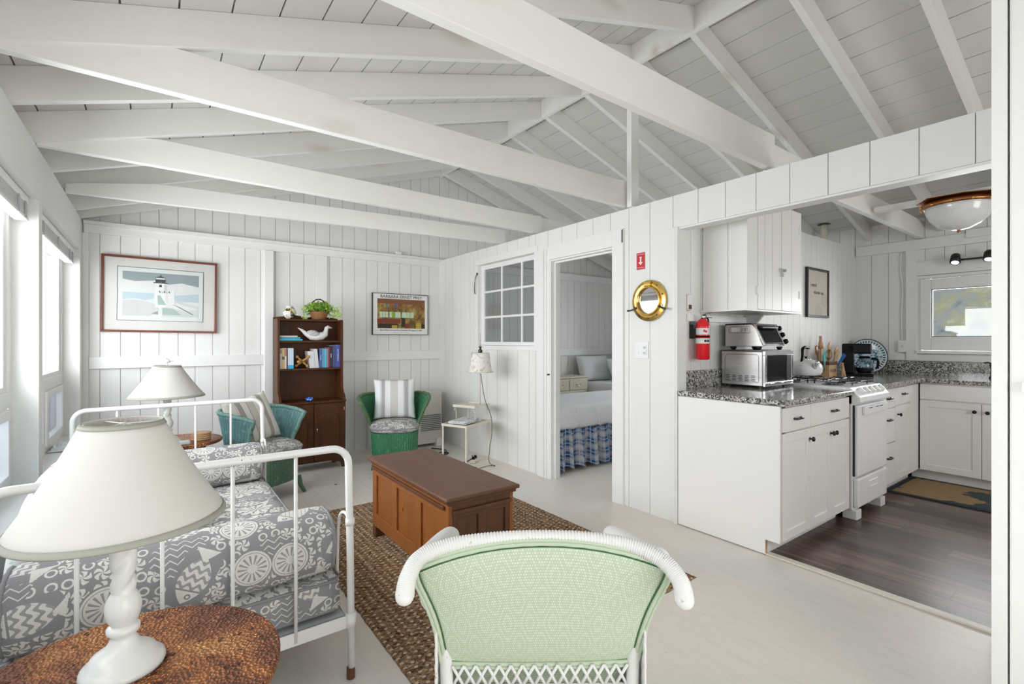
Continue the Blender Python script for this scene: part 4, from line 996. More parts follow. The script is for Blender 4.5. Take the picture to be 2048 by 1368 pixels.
arm = spline([(pxl, pyl, 1.15), (pxl-.01, pyl-.005, 1.23), (pxl-.05, pyl-.03, 1.275), (pxl-.085, pyl-.05, 1.25), (pxl-.095, pyl-.055, 1.215)], 6)
m2 = MB(); m2.tube(arm, .005, 8); m2.build('lamp_arm', 'cream_metal', st, smooth=True)
sx_, sy_ = pxl-.085, pyl-.06
m2 = MB(); m2.lathe([(.012, 1.145), (.022, 1.15), (.020, 1.17), (.010, 1.18), (.012, 1.205), (.006, 1.22)], 12, (sx_, sy_, 0))
m2.build('socket_cap', 'bronze_dark', st, smooth=True)
m2 = MB()
for k in range(5): a = 2*PI*k/5; m2.ball((sx_+.022*math.cos(a), sy_+.022*math.sin(a), 1.20+.012*(k % 2)), .009, 5, (1, 1, .6))
m2.build('flower_ornament', 'cream_metal', st)
MB().lathe([(.126, .955), (.122, .958), (.110, .985), (.100, 1.05), (.092, 1.12), (.088, 1.145)], 32, (sx_, sy_, 0), capb=False, capt=False).build('lamp_shade', 'mottled_shade', st, smooth=True, solid=.002)
m2 = MB(); m2.tube([(sx_+.126*math.cos(a), sy_+.126*math.sin(a), .957) for a in [2*PI*i/32 for i in range(32)]], .004, 6, closed=True); m2.build('shade_trim', 'cream_paint', st, smooth=True)
# magazines
for k, (dx_, dz_, rz_, w_, lab) in enumerate(((.0, .0, 3, .27, 'bottom magazine of the stack on the corner lamp stand'), (-.005, .0085, -2, .26, 'middle magazine of the stack on the corner lamp stand'), (.01, .017, 6, .25, 'top folded newspaper on the corner lamp stand'))):
    m = Mat('magazine_page_%d' % k, (.66, .68, .68), .6); v = m.coord('Object'); m.set('Base Color', m.mix(m.noise(v, 26, 3).gt(.56), (.70, .72, .72), (.42, .46, .48))); M['mag%d' % k] = m.m
    o = MB().box(-.14, .14, -.10, .10, 0, .008).build('magazine', 'mag%d' % k, bevel=.003); c_, s_ = math.cos(R(23.6)), math.sin(R(23.6)); lx, ly = .17+dx_, .135
    o.location = (2.35+lx*c_-ly*s_, 3.92+lx*s_+ly*c_, .4645+dz_); o.rotation_euler = (0, 0, R(23.6+rz_)); tag(o, lab, 'magazine', 'magazines on the corner stand')
def w_st(x_, y_, z_): c_, s_ = math.cos(R(23.6)), math.sin(R(23.6)); return (2.35+x_*c_-y_*s_, 3.92+x_*s_+y_*c_, z_)
m2 = MB(); m2.tube(spline([w_st(pxl, pyl-.01, .93), w_st(.34, .04, .80), w_st(.36, .02, .66), w_st(.405, -.02, .50), w_st(.42, -.02, .33), w_st(.38, -.02, .18), w_st(.35, -.03, .06), w_st(.40, -.06, .006), w_st(.42, -.05, .006), w_st(.36, 0, .006), w_st(.26, .02, .006)], 8), .0028, 6)
tag(m2.build('lamp_cord', 'cord_black', smooth=True), 'thin dark lamp cord hanging beside the corner lamp stand', 'cord')
# wall outlet, power strip, extension cord
t = thing('wall_outlet', 'white outlet plate low on the wall behind the corner lamp stand', 'outlet', (XP-.001, 4.56, .20))
MB().box(-.006, 0, -.035, .035, 0, .115).build('cover_plate', 'enamel_white', t, bevel=.003); MB().tube([(-.012, .032, .02), (-.03, .034, .06), (-.012, .032, .1)], .003, 6).build('guard_loop', 'trim_white', t)
t = thing('power_strip', 'cream power strip with black plugs on the floor under the corner stand', 'power strip', (2.68, 4.30, .001), R(40))
MB().box(-.07, .07, -.03, .03, 0, .035).build('housing', 'cream_metal', t, bevel=.01)
for x_ in (-.035, .03): MB().box(x_-.014, x_+.014, -.014, .014, .035, .062).build('plug', 'black_plastic', t, bevel=.003)
m2 = MB(); m2.tube(spline([(2.64, 4.28, .075), (2.62, 4.26, .05), (2.55, 4.32, .008), (2.47, 4.46, .008), (2.44, 4.60, .008), (2.52, 4.72, .008), (2.64, 4.78, .008), (2.60, 4.86, .008), (2.48, 4.84, .008), (2.50, 4.74, .018), (2.62, 4.80, .012), (2.68, 4.95, .008), (2.60, 5.12, .008)], 8), .0055, 8)
tag(m2.build('extension_cord', 'cord_black', smooth=True), 'thick black extension cord looping on the floor by the green armchair', 'cord')

# ---- things on the partition
t = thing('porthole_mirror', 'round brass porthole mirror with bolts and dogs on the partition', 'mirror', (XP-.002, 2.255, 1.556))
def ringx(mb, r0, r1, x0, x1, n=48):
    A = []
    for r, x_ in ((r0, x0), (r0, x1), ((r0+r1)/2, x1-.004), (r1, x1+.003), (r1, x0)):
        A.append([mb.bm.verts.new((x_, r*math.cos(2*PI*i/n), r*math.sin(2*PI*i/n))) for i in range(n)])
    for a, b in zip(A, A[1:]+A[:1]):
        for i in range(n): mb.bm.faces.new((a[i], a[(i+1) % n], b[(i+1) % n], b[i]))
    return mb
ringx(MB(), .098, .150, 0, -.022).build('brass_ring', 'brass', t, bevel=.003)
ringx(MB(), .094, .108, -.018, -.032).build('inner_ring', 'brass', t, smooth=True)
m = Mat('mirror_glass', (.9, .9, .9), .02, 1); M['mirror_glass'] = m.m
MB().cyl((-.010, 0, 0), (-.014, 0, 0), .098, None, 48).build('mirror_glass', 'mirror_glass', t)
for k in range(10):
    a = 2*PI*(k+.5)/10; MB().ball((-.024, .130*math.cos(a), .130*math.sin(a)), .0065, 5, (.6, 1, 1)).build('bolt', 'bronze_dark', t, smooth=True)
m2 = MB(); m2.box(-.040, -.018, -.028, .028, .105, .128); m2.cyl((-.034, -.034, .132), (-.034, .034, .132), .007); m2.build('hinge', 'brass', t, bevel=.002)
for a in (R(205), R(-25)):
    m2 = MB(); c_, s_ = -math.cos(a), math.sin(a)
    m2.tube([(-.03, c_*.10, s_*.10), (-.036, c_*.14, s_*.14), (-.05, c_*.175, s_*.165)], [.006, .007, .005], 8); m2.ball((-.05, c_*.175, s_*.16), .010, 6, (1, 1.5, .8)); m2.build('dog_screw', 'bronze_dark', t, smooth=True)
t = thing('fire_sign', 'small red fire extinguisher sign with white arrow on the partition', 'sign', (XP-.001, 2.339, 1.857))
MB().box(-.003, 0, -.037, .037, -.062, .062).build('sign_plate', 'red_sign', t)
m2 = MB(); m2.prism([(-.006, -.008), (-.02, -.008), (0, -.030), (.02, -.008), (.006, -.008), (.006, .018), (-.006, .018)], -.0038, -.003, 'x'); m2.box(-.0038, -.003, -.009, .009, .020, .032); m2.build('arrow', 'paper_white', t)
text('FIRE EXTINGUISHER', .0075, 'paper_white', t, (-.0034, 0, .050), (PI/2, 0, -PI/2), ext=.0003); text('FIRE EXTINGUISHER', .0075, 'paper_white', t, (-.0034, 0, -.050), (PI/2, 0, -PI/2), ext=.0003)
t = thing('wall_outlet', 'white double plate with switch and outlet on the partition below the porthole', 'outlet', (XP-.001, 2.333, 1.195))
MB().box(-.007, 0, -.065, .065, -.062, .062).build('cover_plate', 'enamel_white', t, bevel=.003)
MB().box(-.010, -.006, -.050, -.018, -.035, .035).build('socket', 'enamel_white', t, bevel=.002); MB().box(-.010, -.006, .020, .046, -.030, .030).build('switch', 'enamel_white', t, bevel=.002)
m2 = MB()
for z_ in (-.02, .02):
    m2.box(-.0105, -.0098, -.042, -.039, z_-.006, z_+.006); m2.box(-.0105, -.0098, -.030, -.027, z_-.006, z_+.006); m2.box(-.0105, -.0098, -.037, -.032, z_-.012, z_-.008)
m2.build('slots', 'black_plastic', t)

# ---- daybed -----------------------------------------------------------
db = thing('iron_daybed', 'white iron daybed with tubular end panels and patterned grey mattress', 'daybed', (0, 0, 0))
DX0, DX1, DY0, DY1, DZ = -.372, .585, 1.83, 3.65, .868
def end_panel(y, sgn):
    r = .062; z1 = DZ
    pts = [(DX0, y, .01), (DX0, y, .5), (DX0, y, z1-r)]+[(DX0+r-r*math.cos(a), y, z1-r+r*math.sin(a)) for a in [PI/2*i/8 for i in range(1, 9)]]
    pts += [(DX1-r+r*math.sin(a), y, z1-r+r*math.cos(a)) for a in [PI/2*i/8 for i in range(0, 9)]]+[(DX1+.006, y, .5), (DX1+.012, y, .03)]
    p = MB().tube(pts, .0135, 14).build('end_panel', 'iron_chipped', db, smooth=True)
    p2 = MB()
    p2.bar((DX0, y, .215), (DX1+.008, y, .215), .004, .045); p2.box(DX0, DX1+.008, y-.002, y+.022, .192, .197); p2.build('cross_rail', 'iron_white', p)
    for x_ in (-.178, .018, .206, .400): MB().cyl((x_, y, .20), (x_, y, z1-.008), .0062, None, 10).build('spindle', 'iron_chipped', p, smooth=True)
    for x_ in (DX0, DX1+.009):
        MB().cyl((x_, y, .19), (x_, y, .245), .019, None, 14).build('collar', 'iron_white', p, smooth=True)
        MB().cyl((x_, y, 0), (x_, y, .04), .016, None, 12).build('caster', 'chest_wood_dark', p)
    MB().cyl((DX1+.005, y, .575), (DX1+.006, y, .60), .017, None, 14).build('collar', 'iron_white', p, smooth=True)
    MB().tube(spline([(DX1+.005, y, .590), (DX1+.005, y+sgn*.05, .605), (DX1+.003, y+sgn*.10, .59), (DX1, y+sgn*.125, .54), (DX1-.002, y+sgn*.13, .42), (DX1-.002, y+sgn*.135, .23)], 6), .0062, 10).build('side_brace', 'iron_white', p, smooth=True)
end_panel(DY0, 1); end_panel(DY1, -1)
for x_ in (DX0, DX1-.004):
    m2 = MB(); m2.box(x_-.002, x_+.002, DY0, DY1, .195, .235); m2.box(x_-.0, x_+(.022 if x_ < 0 else -.022), DY0, DY1, .195, .199); m2.build('side_rail', 'iron_white', db)
MB().box(DX0, DX1, DY0+.02, DY1-.02, .225, .232).build('bed_base', 'screen_grey', db)
def softbox(x0, x1, y0, y1, z0, z1, rad, name, mat, parent, puff=.012, nx=30, ny=46, nz=6, e=7):
    cx_, cy_, cz_ = (x0+x1)/2, (y0+y1)/2, (z0+z1)/2; hx, hy, hz = (x1-x0)/2, (y1-y0)/2, (z1-z0)/2
    bm = bmesh.new(); g = bmesh.ops.create_cube(bm, size=2)
    bmesh.ops.subdivide_edges(bm, edges=bm.edges, cuts=15, use_grid_fill=True)
    m2 = MB(); m2.bm.free(); m2.bm = bm; m2.uv = bm.loops.layers.uv.new('UVMap')
    for v in bm.verts:
        p = v.co.copy(); q = Vector((p.x*hx, p.y*hy, p.z*hz))
        inner = Vector((max(-hx+rad, min(hx-rad, q.x)), max(-hy+rad, min(hy-rad, q.y)), max(-hz+rad, min(hz-rad, q.z)))); d = q-inner
        if d.length > 1e-6: q = inner+d.normalized()*rad
        b = (1-(q.x/hx)**2)*(1-(q.y/hy)**2); q.z += puff*b*(1 if q.z > 0 else -.2); q += Vector(noise.noise_vector((q.x*7, q.y*7, q.z*9)))*.004
        v.co = Vector((q.x+cx_, q.y+cy_, q.z+cz_))
    return m2.build(name, mat, parent, smooth=True, uv=True)
mt = softbox(DX0+.01, DX1-.012, DY0+.035, DY1-.03, .236, .375, .030, 'mattress', 'sea_print', db, .006)
def piping(pts, parent, closed=True, mat='sea_print', r=.0055): MB().tube(pts, r, 6, closed=closed).build('piping', mat, parent, smooth=True)
for z_ in (.255, .362):
    a, b, c, d = DX0+.013, DX1-.014, DY0+.038, DY1-.033
    piping([(a+.03, c, z_), (b-.03, c, z_), (b, c+.03, z_), (b, d-.03, z_), (b-.03, d, z_), (a+.03, d, z_), (a, d-.03, z_), (a, c+.03, z_)], mt)
def bolster(y, sgn, lab):
    """D-shaped bolster lying along X; sgn = side that leans on the end panel"""
    x0, x1 = DX0+.03, DX1-.04; t = thing('bolster_cushion', lab, 'cushion', ((x0+x1)/2, y, .376)); L = (x1-x0)/2
    def prof(a):
        c_, s_ = math.cos(a), math.sin(a); e = 2.6
        q = (abs(c_)**e+abs(s_)**e)**(-1/e); return .125*q*c_, .113+.118*q*s_
    n = 44
    def fn(u, v_):
        x_ = -L+2*L*u; a = 2*PI*v_; y_, z_ = prof(a); edge = min(u, 1-u); k = 1-.10*max(0, 1-edge/.035)**2
        wr = .0035*noise.noise((x_*9, y_*9, z_*9)); y_ *= k; z_ = .113+(z_-.113)*k
        return (x_, y_+wr, max(z_, .001)+wr*.5)
    m2 = MB(); m2.grid(lambda v_, u: fn(u, v_), n, 50, wrap=True, uvs=(.78, 2*L))
    # swap uv so that u runs along the length
    for f in m2.bm.faces:
        for l in f.loops: u_, w_ = l[m2.uv].uv; l[m2.uv].uv = (w_, u_)
    # end caps
    for u_ in (0, 1):
        ringv = [Vector(fn(u_, i/n)) for i in range(n)]; c_ = sum(ringv, Vector())/n; sg = -1 if u_ == 0 else 1
        prev = [m2.bm.verts.new(p) for p in ringv]
        for k, (s1, dx_) in enumerate(((.8, .014), (.5, .020), (.15, .022))):
            cur = [m2.bm.verts.new(c_+(p-c_)*s1+Vector((sg*dx_, 0, 0))) for p in ringv]
            for i in range(n):
                f = m2.bm.faces.new((prev[i], prev[(i+1) % n], cur[(i+1) % n], cur[i]))
                for l in f.loops: l[m2.uv].uv = (l.vert.co.y+3, l.vert.co.z)
            prev = cur
        m2.bm.faces.new(prev)
    bmesh.ops.remove_doubles(m2.bm, verts=m2.bm.verts, dist=.0004)
    m2.build('cover', 'sea_print', t, smooth=True)
    for u_ in (0.002, .998): MB().tube([fn(u_, i/n) for i in range(n)], .0075, 6, closed=True, rfn=lambda i, a: 1+.2*math.sin(i*1.7)).build('piping', 'sea_print', t, smooth=True)
    return t
bolster(DY0+.155, -1, 'grey bolster with white fish and coral print behind the near bed end'); bolster(DY1-.145, 1, 'grey sea-print bolster at the far end of the daybed')
cushion('scatter_pillow', 'teal striped pillow leaning against the window wall on the daybed', 'pillow_teal', .46, .46, .12, (-.31, 2.86, .59), (R(-13), 0, R(-93)))
cushion('scatter_pillow', 'pale floral quilted pillow leaning beside the teal striped one on the daybed', 'pillow_floral', .48, .46, .13, (-.325, 2.35, .585), (R(-11), 0, R(-88)))
cushion('scatter_pillow', 'small striped and floral pillow on the mattress just behind the near bolster', 'pillow_teal', .42, .36, .11, (-.06, 2.74, .47), (R(-58), R(4), R(-100)))
for p, q in (('pillow_floral', (-.04, 2.35, .47)),): cushion('scatter_pillow', 'red and green floral pillow low on the mattress behind the near lampshade', p, .40, .34, .10, q, (R(-60), 0, R(-82)))

# ---- side tables and lamps
def lamp(label, loc, rt, rb, z0, z1, rz=0):
    """z0, z1: lower and upper rim of the shade above the table"""
    t = thing('table_lamp', label, 'lamp', loc, rz, None)
    MB().lathe([(.077, 0), (.079, .006), (.077, .014), (.070, .020), (.065, .024), (.060, .034), (.048, .042), (.035, .050), (.029, .060), (.024, .070), (.024, .078), (.031, .084), (.031, .094), (.024, .100)], 48).build('base', 'ceramic_white', t, smooth=True)
    m2 = MB(); H0, H1 = .098, z0+.055
    prof = []
    def col(u, v_):
        a = 2*PI*u; z = H0+(H1-H0)*v_
        if v_ < .26: w_ = .021+.013*math.sin(PI*v_/.26)**.8; return (w_*math.cos(a), w_*math.sin(a), z)
        k = min(1, (v_-.26)/.06); ph = 2*(a-2*PI*1.5*(v_-.26)/.74)
        w_ = .0225*(1+.17*k*math.cos(ph)-.05*k*math.cos(2*ph))
        return (w_*math.cos(a), w_*math.sin(a), z)
    m2.grid(col, 32, 90, wrap=True); m2.build('twisted_column', 'ceramic_white', t, smooth=True)
    m2 = MB(); m2.cyl((0, 0, H1-.01), (0, 0, H1+.04), .017, .013, 16); m2.tube([(.013, 0, H1), (.045, 0, H1+.05), (.04, 0, z1-.02), (0, 0, z1-.005), (-.04, 0, z1-.02), (-.045, 0, H1+.05), (-.013, 0, H1)], .0022, 6); m2.build('socket_harp', 'ceramic_white', t)
    sh = MB(); n = 10
    sh.lathe([(rb+(rt-rb)*(i/n)-.006*math.sin(PI*i/n), z0+(z1-z0)*i/n) for i in range(n+1)], 72, capb=False, capt=False)
    s_ = sh.build('lamp_shade', 'lampshade', t, smooth=True, solid=.0016)
    for r_, z_ in ((rb, z0), (rt, z1)):
        MB().lathe([(r_+.0012, z_-.003), (r_+.0016, z_), (r_-(.010*(rb-rt)/(z1-z0) if z_ == z0 else -.010*(rb-rt)/(z1-z0))*1+.0012, z_+(.010 if z_ == z0 else -.010))], 72, capb=False, capt=False).build('binding_tape', 'shade_tape', s_, smooth=True, solid=.0016)
    # pleated lining inside the top
    MB().lathe([(rt-.004, z1-.001), (rt+.012, z1-.03)], 144, rfn=lambda i, a: 1+.02*math.sin(a*48), capb=False, capt=False).build('pleated_lining', 'lampshade', s_, smooth=True)
    m2 = MB(); m2.cyl((0, 0, z1-.010), (0, 0, z1-.003), .004); 
    for a in (0, 2*PI/3, 4*PI/3): m2.tube([(0, 0, z1-.006), (rt*math.cos(a), rt*math.sin(a), z1-.006)], .0014, 6)
    m2.build('spider_ring', 'ceramic_white', t)
    return t
def round_table(label, loc, r, h):
    t = thing('round_side_table', label, 'table', loc)
    MB().lathe([(r-.006, h-.022), (r, h-.018), (r, h-.004), (r-.004, h), (.0001, h)], 96, capt=False).build('tabletop', 'hammered_copper', t, smooth=False, bevel=.001)
    MB().lathe([(r*.62, h-.06), (r*.62, h-.022)], 48).build('apron', 'copper_table', t)
    MB().lathe([(.03, .05), (.045, .12), (.03, .2), (.05, .3), (.03, .4), (.03, h-.06)], 24).build('pedestal', 'copper_table', t, smooth=True)
    for k in range(3):
        a = 2*PI*k/3+.5; MB().tube([(0, 0, .10), (.1*math.cos(a), .1*math.sin(a), .07), (.2*math.cos(a), .2*math.sin(a), .014)], [.022, .018, .014], 10).build('leg', 'copper_table', t, smooth=True)
    return t
round_table('round table with hammered copper-brown top in the near left corner', (-.059, 1.346, 0), .311, .53)
lp = lamp('white twisted column lamp with wide cream shade on the near copper table', (-.0575, 1.403, .5305), .073, .198, .333, .557)
round_table('round dark copper-topped table beyond the far end of the daybed', (.135, 4.12, 0), .262, .568)
lp2 = lamp('white twisted lamp with small bird finial on the far table beyond the daybed', (.067, 4.05, .5685), .076, .218, .318, .528)
m2 = MB(); m2.cyl((0, 0, .528), (0, 0, .545), .004); m2.ball((0, 0, .558), .015, 8, (1.25, .9, .95)); m2.ball((-.006, 0, .572), .009, 6); m2.tube([(.012, 0, .56), (.035, 0, .556)], [.007, .002], 6); m2.build('bird_finial', 'ceramic_white', lp2, smooth=True)
for k in range(4):
    o = MB().lathe([(.056, 0), (.060, .003), (.060, .010), (.057, .0125)], 40, (0, 0, 0)).build('coaster', 'light_wood', smooth=False)
    o.location = (.262+.003*(k % 2), 4.06-.002*k, .5685+k*.0136)
    tag(o, ['bottom', 'second lowest', 'second highest', 'top'][k]+' round wooden coaster of the stack on the far table', 'coaster', 'wooden coasters on the far table')
o = MB().box(-.05, .05, -.035, .035, 0, .02).build('small_box', 'art_haze', bevel=.003); o.location = (.14, 3.95, .5685); tag(o, 'small pale box at the near edge of the far table', 'box')

# cloth bag bits on the window sill
m2 = MB()
def rag(u, v_): return (-.55+.10*(u-.5)+.02*noise.noise((u*4, v_*4, 0)), 4.72+.30*(v_-.5), .492+.05*abs(noise.noise((u*3.1, v_*4.2, 2)))*math.sin(PI*u)*math.sin(PI*v_)*2+.004)
m2.grid(rag, 20, 24); tag(m2.build('plastic_bag', 'white_cloth', smooth=True, solid=.002), 'crumpled translucent white bag on the far window sill', 'bag')

# ---- near wicker chair
WR = -R(36.356-1)
wc = thing('wicker_armchair', 'white wicker armchair with pale green dotted upholstered back, seen from behind', 'armchair', (.7495, .894, 0), WR)
# local frame: x right, y forward (away from the camera), origin below the back rail
ctr = [(-.318, -.060, .690), (-.312, -.045, .728), (-.288, -.012, .757), (-.215, .02, .772), (-.112, .035, .779), (0, .04, .781), (.112, .035, .778), (.212, .02, .768), (.280, -.014, .748), (.313, -.047, .715), (.320, -.062, .676)]
pts = spline(ctr, 42); n = len(pts)
rad = [.0165+.0055*min(1, abs(i/(n-1)-.5)*2)**2 for i in range(n)]
MB().tube(pts, rad, 18, rfn=lambda i, a: 1+(-.10 if i % 3 == 0 else .03)*max(0, min(1, 3.2*(1-abs(i/(n-1)-.5)*2)))).build('wrapped_top_rail', 'wicker_white', wc, smooth=True)
for p, r_ in ((pts[0], .021), (pts[-1], .021)): MB().ball(p, r_, 8).build('rail_end', 'iron_white', wc, smooth=True)
# upholstered back panel
def backp(u, v_, bulge=1):
    vv = v_; s_ = 1-v_
    hw = (.300*(vv**.8)*1+.240*(1-vv**.8)); hw -= .014*math.sin(PI*min(1, vv*1.15))
    x_ = (u*2-1)*hw; ztop = .767-.044*(abs(u*2-1)**2.2); zb = .435+.006*(abs(u*2-1)**2)
    z = zb+(ztop-zb)*vv; e = (1-abs(u*2-1)**4)*(1-abs(v_*2-1)**4)
    y_ = .075-.045*vv+.018*(1-vv)-.018*e*bulge-.035*(abs(u*2-1)**2)*vv
    return (x_, y_, z)
m2 = MB(); m2.grid(lambda u, v_: backp(u, v_), 40, 34, uvs=(.60, .30)); m2.build('back_panel', 'green_dots', wc, smooth=True, solid=.006)
def edge(off):
    P = []
    for i in range(24): P.append((i/24, 0))
    for i in range(20): P.append((1, i/20))
    for i in range(24): P.append((1-i/24, 1))
    for i in range(20): P.append((0, 1-i/20))
    out = []
    for u, v_ in P:
        x_, y_, z = backp(u, v_, 0); dx_, dz_ = (u*2-1), (v_*2-1); out.append((x_+off*math.copysign(abs(dx_)**6, dx_), y_-.004, z+off*math.copysign(abs(dz_)**6, dz_)))
    return out
MB().tube(edge(.003), .0052, 8, closed=True, rfn=lambda i, a: 1+.15*(i % 2)).build('piping', 'green_piping', wc, smooth=True)
MB().tube(edge(-.0045), .0018, 6, closed=True).build('seam', 'green_seam', wc, smooth=True)
MB().tube(edge(.012), .0050, 8, closed=True, rfn=lambda i, a: 1+.15*(i % 2)).build('piping', 'green_piping', wc, smooth=True)
# front upholstery of the back
m2 = MB(); m2.grid(lambda u, v_: (backp(u, v_)[0]*.96, backp(u, v_)[1]+.05+.02*math.sin(PI*u)*math.sin(PI*v_), backp(u, v_)[2]), 24, 20, uvs=(.6, .3)); m2.build('inner_back', 'green_dots', wc, smooth=True, solid=.006)
for sx in (-1, 1):
    MB().tube([(sx*.232, .075, 0), (sx*.235, .085, .30), (sx*.243, .092, .455), (sx*.262, .075, .60), (sx*.285, .035, .74)], [.016, .017, .017, .014, .013], 12, rfn=lambda i, a: 1).build('rear_leg', 'wicker_white', wc, smooth=True)
    MB().tube([(sx*.27, .52, 0), (sx*.275, .52, .3), (sx*.285, .50, .60)], .017, 12).build('front_leg', 'wicker_white', wc, smooth=True)
    # rolled woven arm
    ap = spline([(sx*.290, .02, .735), (sx*.298, .12, .69), (sx*.295, .26, .645), (sx*.280, .40, .622), (sx*.270, .475, .61), (sx*.268, .50, .575)], 14)
    MB().tube(ap, [.024+.016*math.sin(PI*min(1, i/(len(ap)-1)*1.15)) for i in range(len(ap))], 16, rfn=lambda i, a: 1+.10*math.sin(a*8+(PI if i % 2 else 0))).build('woven_arm', 'wicker_white', wc, smooth=True)
    def sidep(u, v_): return (sx*(.262+.014*math.sin(u*PI)+.002*math.sin(u*90)*math.sin(v_*70)), .05+.45*u, .22+(.63-.03*u-.22)*v_)
    MB().grid(sidep, 90, 50).build('woven_side', 'wicker_white', wc, smooth=True, solid=.006)
    def wing(u, v_): 
        a = Vector(backp(0 if sx < 0 else 1, .55+.45*v_)); b = Vector(ap[6]); x_ = a+(b-a)*u; x_.x += sx*.018*math.sin(PI*u); x_.z += .02*(v_-.5)-.06*(1-v_)*u; x_.y += .0025*math.sin(v_*60)*math.sin(u*60); return x_
    MB().grid(wing, 24, 24).build('woven_wing', 'wicker_white', wc, smooth=True, solid=.006)
m2 = MB()
for k in range(15):
    x0 = -.225+k*.030
    for s_ in (-1, 1): m2.tube([(x0+(.0 if s_ > 0 else .03), .080, .436), (x0+(.03 if s_ > 0 else 0), .086, .379)], .0042, 6)
m2.tube([(-.235, .088, .376), (.235, .088, .376)], .008, 8); m2.build('lattice', 'wicker_white', wc, smooth=True)
softbox(-.245, .245, .115, .56, .345, .465, .045, 'seat_cushion', 'green_dots', wc, .02)
MB().box(-.27, .27, .09, .54, .30, .343).build('seat_frame', 'wicker_white', wc, bevel=.008)
m2 = MB(); m2.grid(lambda u, v_: (-.27+.54*u, .535+.002*math.sin(u*160)*math.sin(v_*50), .14+.17*v_), 120, 30); m2.build('woven_apron', 'wicker_white', wc, smooth=True, solid=.006)

# ================================================================ KITCHEN
KF = 1.335
def pull(parent, x, y, z, axis='x', L=.095):
    a = Vector((1, 0, 0)) if axis == 'x' else Vector((0, 1, 0)); n_ = Vector((0, -1, 0)) if axis == 'x' else Vector((-1, 0, 0)); c = Vector((x, y, z))
    m2 = MB(); m2.tube(spline([c-a*L*.42, c-a*L*.40+n_*.02, c+n_*.028+Vector((0, 0, .004)), c+a*L*.40+n_*.02, c+a*L*.42], 5), .0048, 8, flat=1.5)
    return m2.build('pull_handle', 'bronze_dark', parent, smooth=True)
def knob(parent, x, y, z, axis='x'):
    n_ = Vector((0, -1, 0)) if axis == 'x' else Vector((-1, 0, 0)); c = Vector((x, y, z))
    m2 = MB(); m2.tube([c, c+n_*.004, c+n_*.014, c+n_*.018, c+n_*.026, c+n_*.030], [.009, .006, .006, .015, .015, .009], 16); return m2.build('knob', 'black_iron', parent, smooth=True)
def front(parent, name, a, b, z0, z1, axis='x', plane=KF, shaker=True, th=.018):
    """door or drawer front; axis x: spans X at Y=plane facing -y; axis y: spans Y at X=plane facing -x"""
    g = .0015; a, b, z0, z1 = a+g, b-g, z0+g, z1-g
    def bx(mb, p, q, r, s_, d0, d1):
        if axis == 'x': mb.box(p, q, plane+d0, plane+d1, r, s_)
        else: mb.box(plane+d0, plane+d1, p, q, r, s_)
        return mb
    m2 = MB()
    if shaker:
        w = .055; bx(m2, a, a+w, z0, z1, 0, th); bx(m2, b-w, b, z0, z1, 0, th); bx(m2, a+w, b-w, z0, z0+w, 0, th); bx(m2, a+w, b-w, z1-w, z1, 0, th); o = m2.build(name, 'cabinet_white', parent, bevel=.0025)
        bx(MB(), a+w, b-w, z0+w, z1-w, .007, th).build('inset_panel', 'cabinet_white', o)
    else: o = bx(m2, a, b, z0, z1, 0, th).build(name, 'cabinet_white', parent, bevel=.0025)
    return o
t = thing('base_cabinet', 'white base cabinet with three doors at the kitchen entrance, nearest the living room', 'cabinet', (0, 0, 0), 0, None)
m2 = MB(); m2.prism([(KF+.002, .092), (KF+.002, .884), (2.011, .884), (2.011, .006), (1.42, .006), (1.42, .092)], XP-.012, XP+.008, 'x'); m2.build('end_panel', 'cabinet_white', t)
MB().box(3.006, 3.915, KF+.019, YK-.002, .092, .884).build('carcass', 'cabinet_white', t); MB().box(XP+.009, 3.915, 1.42, 1.436, .006, .091).build('toe_kick', 'cabinet_white', t); MB().box(XP-.011, XP+.009, 1.418, 1.4195, .006, .091).build('panel_edge', 'light_wood', t)
for a, b in ((2.930, 3.299), (3.299, 3.985)):
    d = front(t, 'drawer', a, min(b, 3.915), .728, .872, shaker=False); pull(d, (a+min(b, 3.915))/2 + (.04 if a > 3.2 else -.0), KF, .80)
for a, b, k in ((2.930, 3.299, 3.288), (3.299, 3.615, 3.60), (3.615, 3.915, 3.645)):
    d = front(t, 'door', a, b, .092, .722); knob(d, k, KF, .655)
t = thing('base_cabinet', 'white drawer and door cabinet between the range and the sink corner', 'cabinet', (0, 0, 0))
MB().box(4.545, 5.60, KF+.045, YK-.002, .092, .884).build('carcass', 'cabinet_white', t); MB().box(4.545, 5.60, 1.44, 1.456, .006, .091).build('toe_kick', 'cabinet_white', t)
KP = KF+.026
for z0, z1 in ((.715, .872), (.430, .708), (.095, .424)):
    d = front(t, 'drawer', 4.56, 4.965, z0, z1, plane=KP, shaker=False); pull(d, 4.80, KP, (z0+z1)/2+(.05 if z0 < .7 else 0))
d = front(t, 'drawer', 4.968, 5.36, .728, .872, plane=KP, shaker=False); pull(d, 5.17, KP, .81); d = front(t, 'door', 4.968, 5.36, .095, .715, plane=KP); knob(d, 5.03, KP, .645)
MB().box(5.362, 5.598, KP+.002, KP+.018, .095, .872).build('filler_panel', 'cabinet_white', t)
t = thing('sink_cabinet', 'white sink cabinet with two doors below the kitchen window', 'cabinet', (0, 0, 0))
SX = 5.60
MB().box(SX+.019, XK-.06, -.10, 1.355, .092, .884).build('carcass', 'cabinet_white', t); MB().box(SX+.07, SX+.085, -.10, 1.43, .006, .091).build('toe_kick', 'cabinet_white', t)
front(t, 'false_drawer', -.03, 1.355, .735, .872, 'y', SX, False)
for a, b, k in ((.945, 1.355, .985), (.46, .942, .905)):
    d = front(t, 'door', a, b, .095, .727, 'y', SX); knob(d, SX, k, .66, 'y')
front(t, 'door', -.03, .457, .095, .727, 'y', SX)
